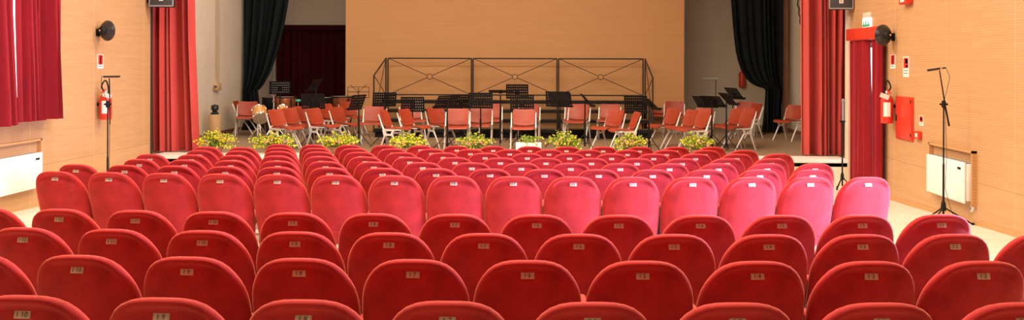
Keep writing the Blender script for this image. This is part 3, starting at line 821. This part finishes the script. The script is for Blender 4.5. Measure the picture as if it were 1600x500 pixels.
flowers(430, 84, 206, 'yellow flower arrangement in front of the leftmost stage chairs', 22, yellow=230, lean=-.06)
flowers(527, 76, 206, 'yellow flower arrangement below the wire music stand', 23, yellow=210)
flowers(636, 66, 207, 'yellow flower arrangement in front of the sideways chair left of centre', 24, yellow=210)
flowers(742, 66, 207, 'yellow and pink flower arrangement left of the white planter', 25, yellow=110, pink=34)
flowers(826, 56, 214, 'sparse yellow sprigs in a white box planter near the centre', 26, yellow=40, pink=0, base='box')
flowers(881, 62, 204, 'yellow flower arrangement right of the white planter', 27, yellow=150)
flowers(984, 62, 207, 'yellow flower arrangement under the chair seen sideways on the right', 28, yellow=120, pink=26)
flowers(1090, 60, 206, 'rightmost yellow flower arrangement on the stage edge', 29, yellow=150, pink=26)

# ------------------------------------------------------------------ things on the hall walls
def sign(px, py, w, h, X, name, label, bits, thick=.006):
    """A flat wall sign w along the wall, h high; bits: (material, u0, u1, v0, v1, part name) in fractions from the top left as one reads it."""
    c = at_x(px, py, X); sgn = 1 if X < 0 else -1
    s = thing(name, label, 'sign', (X, c.y, c.z - h / 2))
    def rect(u0, u1, v0, v1, t0, t1):
        ya, yb = (-w / 2 + u0 * w, -w / 2 + u1 * w)
        if sgn < 0: ya, yb = -yb, -ya          # right wall is read from far to near
        x0, x1 = sorted((sgn * t0, sgn * t1))
        return MB().box((x0, min(ya, yb), h * (1 - v1)), (x1, max(ya, yb), h * (1 - v0)))
    rect(0, 1, 0, 1, .0005, thick).build('board', M['white'], s, 0)
    for m, u0, u1, v0, v1, nm in bits: rect(u0, u1, v0, v1, thick, thick + .0015).build(nm, M[m], s, 0)
    return s
def arrow_sign(px, py, X, label):
    s = sign(px, py, .26, .23 * 1.0, X, 'wall_sign', label, [('red_paint', .12, .88, .05, .74, 'red_field')])
    return s
ext_bits = [('red_paint', .10, .90, .04, .72, 'red_field'), ('white', .40, .60, .22, .66, 'extinguisher_symbol'), ('white', .44, .70, .12, .20, 'nozzle_symbol'), ('ink', .18, .82, .82, .86, 'caption')]
for b_ in ext_bits: pass
def put_sign(px, py, wpx, hpx, X, *a):
    """size from the pixels it covers on the wall"""
    lo, hi = at_x(px - wpx / 2, py, X), at_x(px + wpx / 2, py, X)
    w = abs(hi.y - lo.y); h = at_x(px, py - hpx / 2, X).z - at_x(px, py + hpx / 2, X).z
    return sign(px, py, w, h, X, *a)
# white symbols stand proud of the red field
def lay(bits): return [(m, u0, u1, v0, v1, n) for m, u0, u1, v0, v1, n in bits]
put_sign(156.5, 96, 9, 22, XL, 'wall_sign', 'red and white extinguisher sign on the left wall', ext_bits)
put_sign(1395.5, 96, 7.5, 22, XR, 'wall_sign', 'small red and white extinguisher sign beside the door curtain', ext_bits)
put_sign(1416, 104.5, 9, 32, XR, 'wall_sign', 'taller red and white fire hose sign above the red cabinet', [('red_paint', .1, .9, .06, .56, 'red_field'), ('white', .40, .84, .12, .34, 'hose_symbol'), ('white', .52, .84, .40, .52, 'flame_symbol'), ('ink', .15, .85, .66, .69, 'caption'), ('ink', .15, .85, .80, .83, 'caption')])
put_sign(1440, 188.5, 6.5, 16, XR, 'wall_sign', 'smallest red and white sign above the alarm call point', [('red_paint', .12, .9, .06, .64, 'red_field'), ('white', .3, .7, .2, .5, 'alarm_symbol'), ('ink', .2, .8, .8, .85, 'caption')])
# exit sign: lit box above the door valance
c = at_x(1357, 31, XR); lo, hi = at_x(1363, 31, XR), at_x(1351, 31, XR); w = abs(hi.y - lo.y); zt_ = at_x(1357, 19.5, XR).z; zb_ = at_x(1357, 43, XR).z
s = thing('exit_sign', 'green and white emergency exit light above the door valance', 'sign', (XR, c.y, zb_)); h = zt_ - zb_
MB().box((-.035, -w / 2, h * .66), (-.0005, w / 2, h), .006).build('housing', M['plaster'], s)
MB().box((-.04, -w / 2, 0), (-.0005, w / 2, h * .655), .004).build('lit_face', M['sign_lit'], s)
MB().box((-.0425, -w * .46, h * .05), (-.0405, w * .46, h * .20)).build('green_band', M['green'], s)
for k, yy in enumerate((-.28, 0.02, .3)):
    MB().box((-.0425, (yy - .06) * w, h * .20), (-.0405, (yy + .06) * w, h * (.34, .46, .36)[k])).build('green_figure', M['green'], s)
# dish speakers
def dish(px, py, X, label, r=.165):
    c = at_x(px, py, X); sg = 1 if X < 0 else -1
    s = thing('wall_loudspeaker', label, 'speaker', (X, c.y, c.z))
    ax = Matrix.Translation((sg * .17, -.02, 0)) @ Matrix.Rotation(math.radians(71) * sg, 4, 'Z') @ Matrix.Rotation(sg * PI / 2, 4, 'Y') @ Matrix.Rotation(math.radians(8), 4, 'X')
    MB().lathe([(.04, -.075), (.09, -.07), (r * .8, -.045), (r, 0), (r * .99, .02), (r * .85, .045), (r * .55, .068), (.02, .08)], 32, ax).build('dish', M['dish'], s)
    MB().lathe([(.015, -.13), (.055, -.125), (.07, -.10), (.07, -.07), (.02, -.065)], 20, ax).build('driver_housing', M['black'], s)
    hb = ax @ Vector((0, 0, -.12))
    MB().tube([(sg * .02, 0, -.03), (sg * .09, 0, -.03), hb], .018, 8).box((min(0, sg * .025) + (0.001 if sg > 0 else 0), -.05, -.09), (max(0, sg * .025) - (0.001 if sg < 0 else 0), .05, .03), .004).build('wall_mount', M['black'], s)
    MB().lathe([(.002, -.142), (.016, -.140), (.016, -.130), (.002, -.128)], 12, ax).build('bolt', M['chrome'], s)
dish(152, 48, XL, 'black round dish loudspeaker on the left wall')
dish(1397, 55, XR, 'black round dish loudspeaker overlapping the door valance')
dish(1641, -9, XR, 'black round dish loudspeaker cut off by the top right corner')
# fire extinguishers
def extinguisher(px, pt, pb, X, label, tag_side):
    sg = 1 if X < 0 else -1; Xc = X + sg * .13
    a, b_ = at_x(px, pt, Xc), at_x(px, pb, Xc); h = a.z - b_.z; r = .095
    s = thing('fire_extinguisher', label, 'fire extinguisher', (Xc, a.y, b_.z))
    MB().lathe([(.06, 0), (r - .008, .006), (r, .02), (r, h - .09), (r * .93, h - .055), (r * .7, h - .02), (.035, h)], 28).build('cylinder', M['red_paint'], s)
    MB().lathe([(r + .0008, h * .28), (r + .0012, h * .28), (r + .0012, h * .74), (r + .0008, h * .74)], 28).mesh('x', M['paper'])
    lab = MB(); n = 10; vs = []
    for z in (h * .25, h * .74):
        for k in range(n + 1):
            q = -PI / 2 + (k / n - .5) * 1.1 - sg * 0.35 * -1; vs.append((math.cos(q) * (r + .0015), math.sin(q) * (r + .0015), z))
    lab.add(vs, [(k, k + 1, n + 2 + k, n + 1 + k) for k in range(n)]); lab.build('paper_label', M['paper'], s)
    v = MB().lathe([(.03, h - .002), (.03, h + .04), (.018, h + .06)], 12).build('valve', M['chrome'], s)
    MB().box((-.014, -.10, h + .05), (.014, .06, h + .064), .004, Matrix.Rotation(.35, 4, 'X') @ Matrix.Translation((0, .12, -.01))).box((-.012, -.09, h + .03), (.012, .02, h + .042), .004).build('handle', M['red_paint'], s)
    hose = [(0, -.02, h + .035), (-.02 * sg, -.10 * 1, h + .12), (0, -.02, h + .22), (0, .08, h + .14), (-sg * .0, .12, h - .05), (0, .115, h - .22)]
    pts = []
    for i in range(len(hose) - 1):
        P = [Vector(hose[max(0, min(len(hose) - 1, i + k))]) for k in (-1, 0, 1, 2)]
        for k in range(6):
            t = k / 6; pts.append(.5 * (2 * P[1] + (P[2] - P[0]) * t + (2 * P[0] - 5 * P[1] + 4 * P[2] - P[3]) * t * t + (3 * P[1] - P[0] - 3 * P[2] + P[3]) * t ** 3))
    MB().tube(pts, .012, 8).build('hose', M['black'], s)
    t = MB().box((-.005 + sg * .0, -.135, -.02), (.135, -.133, .05), 0, Matrix.Translation((tag_side * .02 - (.13 if tag_side < 0 else 0), -.0, h - .01)) @ Matrix.Rotation(.35, 4, 'Y')).build('inspection_tag', M['paper'], s)
    MB().box((-sg * .13 + sg * .001 if sg < 0 else -.129, -.03, h * .55), (-sg * (r + .001) if sg > 0 else .129, .03, h * .66)).build('wall_mount', M['black'], s) if sg > 0 else MB().box((r + .001, -.03, h * .55), (.129, .03, h * .66)).build('wall_mount', M['black'], s)
extinguisher(165, 147, 187, XL, 'red fire extinguisher on the left wall behind the microphone stand', 1)
extinguisher(1386, 148, 193, XR, 'red fire extinguisher on the right wall beside the door curtain', -1)
p = at_y(1158, 122, SBY); s = thing('fire_extinguisher', 'red fire extinguisher on the rear stage wall beside the black swag', 'fire extinguisher', (p.x, SBY - .12, p.z - .25))
MB().lathe([(.06, 0), (.09, .02), (.09, .36), (.06, .42), (.03, .45)], 20).build('cylinder', M['red_paint'], s)
MB().lathe([(.025, .45), (.025, .49), (.012, .51)], 10).build('valve', M['chrome'], s); MB().box((-.02, .08, .2), (.02, .119, .28)).build('wall_mount', M['black'], s)
# hose cabinet
a, b_ = at_x(1402, 150, XR), at_x(1428, 221, XR); z0, z1 = at_x(1402, 216, XR).z, at_x(1402, 150, XR).z
s = thing('hose_cabinet', 'large red fire hose cabinet door on the right wall', 'cabinet', (XR, b_.y, z0)); w = a.y - b_.y; h = z1 - z0
MB().box((-.02, 0, 0), (-.0005, w, h), .003).build('frame', M['red_paint'], s)
d = MB().box((-.032, .02, .02), (-.021, w - .02, h - .02), .003).build('door', M['red_paint'], s)
MB().box((-.040, w - .075, h * .42), (-.033, w - .035, h * .56), .002).build('handle', M['black'], d)
for z in (.1, .86): MB().box((-.038, .03, h * z), (-.033, .06, h * z + .05), .002).build('hinge', M['black'], d)
# alarm call point, detector box, round socket
c = at_x(1437, 211, XR); s = thing('alarm_call_point', 'small red square alarm call point below the smallest sign', 'alarm', (XR, c.y, c.z - .06))
MB().box((-.05, -.09, 0), (-.0005, .09, .115), .008).build('mount_housing', M['red_paint'], s); MB().box((-.053, -.04, .03), (-.0505, .04, .085), .001).build('glass', M['white'], s)
c = at_x(1421, -3, XR); s = thing('alarm_sounder', 'red and white alarm sounder at the top of the right wall', 'alarm', (XR, c.y, c.z - .09))
MB().box((-.10, -.15, 0), (-.0005, .16, .18), .012).build('mount_housing', M['red_paint'], s); MB().box((-.104, -.06, .03), (-.1005, .10, .15), .002).build('lens', M['white'], s)
c = at_x(1520, 326, XR); s = thing('wall_socket', 'small white round socket low on the right wall', 'socket', (XR, c.y, c.z))
T = Matrix.Rotation(-PI / 2, 4, 'Y'); MB().lathe([(.045, .0005), (.045, .018), (.036, .026), (.01, .027)], 20, T).build('rim', M['white'], s); MB().lathe([(.026, .0275), (.024, .031), (.004, .031)], 16, T).build('cap', M['greyrim'], s)
# fan coil heaters
def heater(y0, y1, z0, z1, X, label):
    sg = 1 if X < 0 else -1; w = y1 - y0; h = z1 - z0
    s = thing('wall_heater', label, 'heater', (X, (y0 + y1) / 2, z0))
    sx = lambda a, b: (min(sg * a, sg * b), max(sg * a, sg * b))
    x0, x1 = sx(.001, .105)
    MB().box((x0, -w / 2, .03), (x1, w / 2, h - .05), .015).build('casing', M['heater'], s)
    x0, x1 = sx(.106, .135); MB().box((x0, -w / 2 - .0, .0), (x1, w / 2, h - .03), .014).build('front_panel', M['heater'], s)
    g = MB()
    for k in range(7): x0, x1 = sx(.012 + .013 * k, .018 + .013 * k); g.box((x0, -w / 2 + .03, h - .05), (x1, w / 2 - .03, h - .035))
    g.build('air_grille', M['greyrim'], s)
    x0, x1 = sx(.1355, .1375); yy = -w / 2 + .14 if sg < 0 else w / 2 - .14
    MB().box((x0, yy - .05, h - .13), (x1, yy + .05, h - .10)).build('badge', M['black'], s)
    return s
yb = at_x(67, 265, XL + .135).y
heater(yb - 1.3, yb, CZ - 1.77, CZ - 1.25, XL, 'white wall heater at the left edge under the window curtain')
y0_, y1_ = at_x(1506, 280, XR - .135).y, at_x(1447, 270, XR - .135).y
heater(y0_, y1_, CZ - 1.77, CZ - 1.22, XR, 'white wall heater on the right wall behind the microphone stand')
# wooden niche rims above the heaters
n = 6
for X, y0, y1 in ((XL, yb - 1.35, yb + .12), (XR, y0_ - .06, y1_ + .12)):
    sg = 1 if X < 0 else -1; x0, x1 = sorted((X, X + sg * .06))
    mb = MB().box((x0, y0, CZ - 1.13), (x1, y1, CZ - 1.10)).box((x0, y1 - .03, CZ - 1.80), (x1, y1, CZ - 1.10)).box((x0, y0, CZ - 1.80), (x1, y0 + .03, CZ - 1.10))
    struct('trim_%d' % n, mb, M['panel'], smooth=0); n += 1
struct('baseboard_right', MB().add([(XR - .015, y, floor_z(y) + z) for y in (-3, 6.2, 8.5, 13.9, SF) for z in (0, .07)] + [(XR, y, floor_z(y) + z) for y in (-3, 6.2, 8.5, 13.9, SF) for z in (0, .07)],
       [(2 * i, 2 * i + 1, 2 * i + 3, 2 * i + 2) for i in range(4)] + [(2 * i + 1, 10 + 2 * i + 1, 10 + 2 * i + 3, 2 * i + 3) for i in range(4)]), M['panel'], smooth=0)

# hanging PA speakers
def pa(px0, px1, pyb, Y, rz, label):
    a, b_ = at_y(px0, pyb, Y), at_y(px1, pyb, Y); w = b_.x - a.x; h = .62
    s = thing('hanging_loudspeaker', label, 'speaker', ((a.x + b_.x) / 2, Y, a.z), rz)
    MB().prism([(-w / 2, -0.0), (w / 2, 0.0), (w * .32, .34), (-w * .32, .34)], 0, h, Matrix(((1, 0, 0, 0), (0, 0, 1, 0.03), (0, 1, 0, 0), (0, 0, 0, 1)))).build('cabinet', M['black'], s)
    MB().box((-w / 2 + .015, .0, .02), (w / 2 - .015, .028, h - .02), .004).build('grille', M['grille'], s)
    r = MB()
    for lo, hi in (((-w / 2, -.004, 0), (w / 2, .03, .02)), ((-w / 2, -.004, h - .02), (w / 2, .03, h)), ((-w / 2, -.004, 0), (-w / 2 + .015, .03, h)), ((w / 2 - .015, -.004, 0), (w / 2, .03, h))): r.box(lo, hi)
    r.build('grille_frame', M['greyrim'], s)
    bd = MB().box((-.035, -.008, .10), (.035, -.0005, .17), .001).build('badge', M['white'], s)
    q = MB().box((-.022, -.010, .115), (-.014, -.0085, .155)).box((-.014, -.010, .115), (.002, -.0085, .121)).box((-.014, -.010, .132), (.0, -.0085, .138)).box((-.014, -.010, .149), (.002, -.0085, .155)).box((.006, -.010, .115), (.012, -.0085, .155)).box((.012, -.010, .128), (.024, -.0085, .134))
    q.build('badge_mark', M['ink'], bd)
    MB().tube([(0, .2, h), (0, .2, TOP - a.z - .001)], .02, 8).box((-.06, .12, h), (.06, .28, h + .03), .004).build('ceiling_mount', M['black'], s)
    sd = MB().box((w * .36 if px0 > 800 else -w * .36 - .18, .10, .06), (w * .36 + .18 if px0 > 800 else -w * .36, .30, h * .9), .03).build('side_amplifier', M['black'], s)
pa(233, 270, 10, 17.0, .06, 'grey black loudspeaker hanging at top left of the stage')
pa(1296, 1333, 14, 17.0, -.10, 'grey black loudspeaker hanging at top right of the stage')

# ------------------------------------------------------------------ microphone stands in the hall
def tripod(s, h, m=M['black'], spread=.32):
    MB().tube([(0, 0, .06), (0, 0, h * .5)], .014, 8).tube([(0, 0, h * .5), (0, 0, h)], .010, 8).lathe([(.02, .16), (.035, .17), (.028, .26), (.014, .30)], 12).build('pole', m, s)
    for k in range(3):
        q = 2 * PI * k / 3 - .3; MB().tube([(math.cos(q) * .02, math.sin(q) * .02, .20), (math.cos(q) * spread, math.sin(q) * spread, .012)], .010, 6).lathe([(.014, 0), (.018, .004), (.016, .03), (.008, .034)], 10, Matrix.Translation((math.cos(q) * spread, math.sin(q) * spread, 0))).build('leg', m, s)
def clutch(s, z, x=0): MB().lathe([(.014, z - .045), (.026, z - .04), (.026, z + .04), (.014, z + .05)], 12).box((-.05, -.015, z - .012), (.05, .015, z + .014), .006).build('clutch', M['black'], s)
# left
b0 = at_y(168, 300, 13.1); g = Vector((b0.x, b0.y, floor_z(b0.y)))
s = thing('microphone_stand', 'tall black microphone stand with level microphone by the left wall', 'microphone stand', g)
hz = at_y(170, 163, 13.1).z - g.z; hm = at_y(170, 120, 13.1).z - g.z
tripod(s, hz); clutch(s, hz)
MB().tube([(.03, 0, hz - .28), (.03, 0, hz), (.02, 0, hm - .02)], .008, 6).build('boom', M['black'], s)
m_ = MB().tube([(-.06, 0, hm), (.17, 0, hm + .004)], .014, 10).tube([(-.09, 0, hm + .004), (-.055, 0, hm)], .010, 8).build('microphone', M['dish'], s)
MB().tube([(-.085, 0, hm + .004), (-.065, 0, hm + .002)], .0115, 8).build('band', M['chrome'], m_)
MB().tube([(-.09, 0, hm), (-.10, .02, hm - .1), (-.06, .03, hm - .25), (.02, .02, hz - .1), (.02, .0, .4), (.03, .02, .1)], .004, 5).build('cable', M['black'], s)
# right
b0 = at_y(1474, 350, 12.35); g = Vector((b0.x, b0.y, floor_z(b0.y)))
s = thing('microphone_stand', 'tall black boom microphone stand in front of the right wall heater', 'microphone stand', g)
Z = lambda px, py: (at_y(px, py, 12.35) - g)
k0 = Z(1474, 163); hz = k0.z
tripod(s, hz, spread=.34); clutch(s, hz)
m0, m1 = Z(1449, 110), Z(1478, 106); top = Z(1468, 110); low = Z(1483, 197); mid = Z(1476, 160)
MB().tube([(low.x, 0, low.z), (mid.x, 0, mid.z), (top.x, 0, top.z)], [.012, .009, .007], 7).build('boom', M['black'], s)
m_ = MB().tube([(m0.x, 0, m0.z), (m1.x - .04, 0, m1.z - .004)], .015, 10).tube([(m1.x - .05, 0, m1.z - .004), (m1.x, 0, m1.z)], .010, 8).build('microphone', M['dish'], s)
MB().tube([(m1.x - .075, 0, m1.z - .008), (m1.x - .05, 0, m1.z - .005)], .0165, 10).build('band', M['chrome'], m_)
MB().tube([(m1.x, 0, m1.z), (m1.x + .05, .0, m1.z - .12), (m1.x - .02, .02, m1.z - .45), (.03, .02, hz - .1), (.05, .03, hz - .7), (.02, .0, .45), (.12, .05, .15), (.2, .05, .01)], .0035, 5).build('cable', M['iron'], s)
# by the right stage curtain
b0 = at_y(1316, 290, 16.95); g = Vector((b0.x, b0.y, floor_z(b0.y)))
s = thing('microphone_stand', 'black upright microphone stand in front of the right stage curtain', 'microphone stand', g)
h = at_y(1316, 190, 16.95).z - g.z; ht = at_y(1316, 160, 16.95).z - g.z
tripod(s, h, spread=.17); clutch(s, h)
MB().tube([(.03, 0, h - .35), (.03, 0, h + .1), (.01, 0, ht)], .009, 6).build('boom', M['black'], s)
MB().tube([(.0, -.03, h + .02), (.0, -.03, ht)], .018, 10).lathe([(.012, ht), (.026, ht + .01), (.026, ht + .05), (.008, ht + .065)], 12, Matrix.Translation((0, -.03, 0))).build('microphone', M['greyrim'], s)

# ------------------------------------------------------------------ left stage wall: rope, block, urn; right stage wall bits
p = at_x(337, 135, SXL)
s = thing('wall_cleat', 'wooden rope cleat on the left stage wall', 'cleat', (SXL, p.y, p.z - .09))
MB().box((.001, -.18, .0), (.09, .14, .17), .01).build('block', M['log'], s)
MB().tube([(.04, -.16, .09), (.11, -.3, .09)], .025, 8).build('peg', M['iron'], s)
rp = MB()
for dx in (-.05, .06):
    zz = [TOP - .01 + (p.z - .09 + .17 - TOP + .01) * k / 24 for k in range(25)]
    rp.tube([(SXL + .06, p.y - dx + .006 * math.sin(k * 1.3 + dx * 30), z) for k, z in enumerate(zz)], .011, 6)
tag(rp.build('rope', M['rope']), 'double hemp rope hanging down to the wooden cleat', 'rope')
p = at_z(335.5, 217, SZ)
s = thing('wooden_block', 'pale wooden log block standing by the left stage wall', 'block', (p.x, p.y, SZ)); hb = at_y(335, 179, p.y).z - SZ; r = 9.6 / F * p.y
MB().lathe([(r * .98, 0), (r, .02), (r * .97, hb * .5), (r, hb - .01), (r * .96, hb)], 14).build('trunk', M['log'], s)
MB().lathe([(r * .2, hb + .0005), (r * .92, hb + .0005), (r * .92, hb + .004), (r * .2, hb + .004)], 14).build('cut_face', M['log'], s)
u = thing('bronze_urn', 'small dark urn standing on the pale log block', 'urn', (p.x, p.y, SZ + hb + .004))
MB().lathe([(.085, 0), (.09, .03), (.05, .06), (.06, .09), (.085, .12), (.08, .18), (.07, .195)], 18).build('body', M['urn'], u)
MB().lathe([(.075, .1955), (.078, .205), (.03, .212), (.012, .225)], 16).build('lid', M['urn'], u)
# trunking and cord on the rear wall, right
a, b_ = at_y(1097, 123, SBY), at_y(1122, 123, SBY)
s = thing('cable_trunking', 'pale cable trunking with a hanging cord on the rear stage wall', 'trunking', ((a.x + b_.x) / 2, SBY, a.z)); w = b_.x - a.x
MB().box((-w / 2, -.04, -.03), (w / 2, -.0005, .03), .005).build('channel', M['white'], s)
cx = at_y(1118, 140, SBY).x - (a.x + b_.x) / 2
MB().tube([(cx, -.02, -.03), (cx, -.03, -.35), (cx, -.03, at_y(1118, 158, SBY).z - a.z)], .008, 6).lathe([(.01, 0), (.045, .02), (.045, .14), (.012, .2)], 10, Matrix.Translation((cx, -.055, at_y(1118, 158, SBY).z - a.z - .1))).build('cord', M['black'], s)
# brown post at the right black curtain
a = at_y(1226.5, 100, 24.15); o = MB().box((a.x - .06, 24.1, SZ), (a.x + .06, 24.2, TOP - .001)).build('door_post', M['brown'])
tag(o, 'brown wooden post beside the right black curtain', 'post')
c = MB(); pts = [at_x(1242 + 11.5 * k / 24 + .9 * math.sin(k * 1.7), -30 + 88 * k / 24, SXR - .03) for k in range(25)]
c.tube([(SXR - .02, pts[0].y, TOP - .01)] + pts, .014, 6); o = c.build('hanging_cable', M['iron']); tag(o, 'dark wavy cable hanging on the right stage wall by the curtain', 'cable')

NUDGE = {'music_stand': (-0.012, -0.089), 'music_stand.002': (0.025, -0.068), 'music_stand.003': (0.01, -0.008), 'music_stand.005': (-0.232, 0.219), 'music_stand.006': (-0.05, -0.152), 'music_stand.007': (0.08, 0.03), 'music_stand.011': (-0.006, 0.06), 'music_stand.017': (0.002, -0.015), 'music_stand.018': (-0.031, 0.173), 'stage_chair.004': (-0.025, 0.068), 'stage_chair.007': (-0.047, -0.031), 'stage_chair.009': (0.037, 0.039), 'stage_chair.010': (-0.073, -0.205), 'stage_chair.011': (0.093, -0.061), 'stage_chair.013': (0.075, 0.115), 'stage_chair.014': (0.107, 0.055), 'stage_chair.017': (0.006, -0.06), 'stage_chair.019': (0.004, -0.09), 'stage_chair.020': (-0.004, -0.06), 'stage_chair.024': (-0.084, 0.164), 'stage_chair.025': (0.084, -0.164), 'stage_chair.029': (-0.207, -0.124), 'stage_chair.030': (0.132, -0.123), 'stage_chair.033': (0.101, 0.104), 'stage_chair.034': (0.003, -0.015), 'sheet_music': (-0.012, -0.089), 'sheet_music.001': (-0.232, 0.219)}
bpy.context.view_layer.update()
for n_, (dx, dy) in NUDGE.items():
    o = D.objects[n_]; o.location.x += dx; o.location.y += dy

# ------------------------------------------------------------------ light
def area(name, loc, rot, size, power, color):
    l = D.lights.new(name, 'AREA'); l.shape = 'RECTANGLE'; l.size, l.size_y = size; l.energy = power; l.color = color
    o = D.objects.new(name, l); COL.objects.link(o); o.location = loc; o.rotation_euler = rot; return o
WARM = (1.0, 0.80, 0.60)
for k, y in enumerate((1.0, 6.0, 11.0, 15.2)):
    area('hall_ceiling_lamp', (-0.9, y, TOP - .06), (0, 0, 0), (8.0, 1.2), (25, 690, 720, 620)[k], ((1, .70, .44), (1, .74, .50), WARM, WARM)[k])
area('stage_lamp', (-0.7, 20.5, TOP - .06), (0, 0, 0), (7.0, .8), 125, (1.0, .80, .58))
area('stage_lamp', (-6.0, 20.5, TOP - .06), (0, 0, 0), (1.5, 2), 90, (1.0, .86, .70))
# daylight from the sky outside, let in through the side door at the cross aisle
dl = area('door_daylight', (XR - .03, 7.35, 1.75), (0, 0, 0), (1.5, 2.1), 540, (0.42, 0.52, 1.0))
dl.rotation_euler = Vector((-1, 0.22, -0.20)).to_track_quat('-Z', 'Y').to_euler(); dl.data.spread = math.radians(100)
w = D.worlds.new('world'); sc.world = w; w.use_nodes = True
w.node_tree.nodes['Background'].inputs[0].default_value = (0.8, 0.87, 1.0, 1); w.node_tree.nodes['Background'].inputs[1].default_value = 0.6

sc.cycles.use_denoising = True
sc.cycles.max_bounces = 8
sc.view_settings.view_transform = 'Standard'; sc.view_settings.look = 'None'
sc.view_settings.gamma = 1; sc.view_settings.exposure = 0.0; sc.view_settings.use_curve_mapping = False
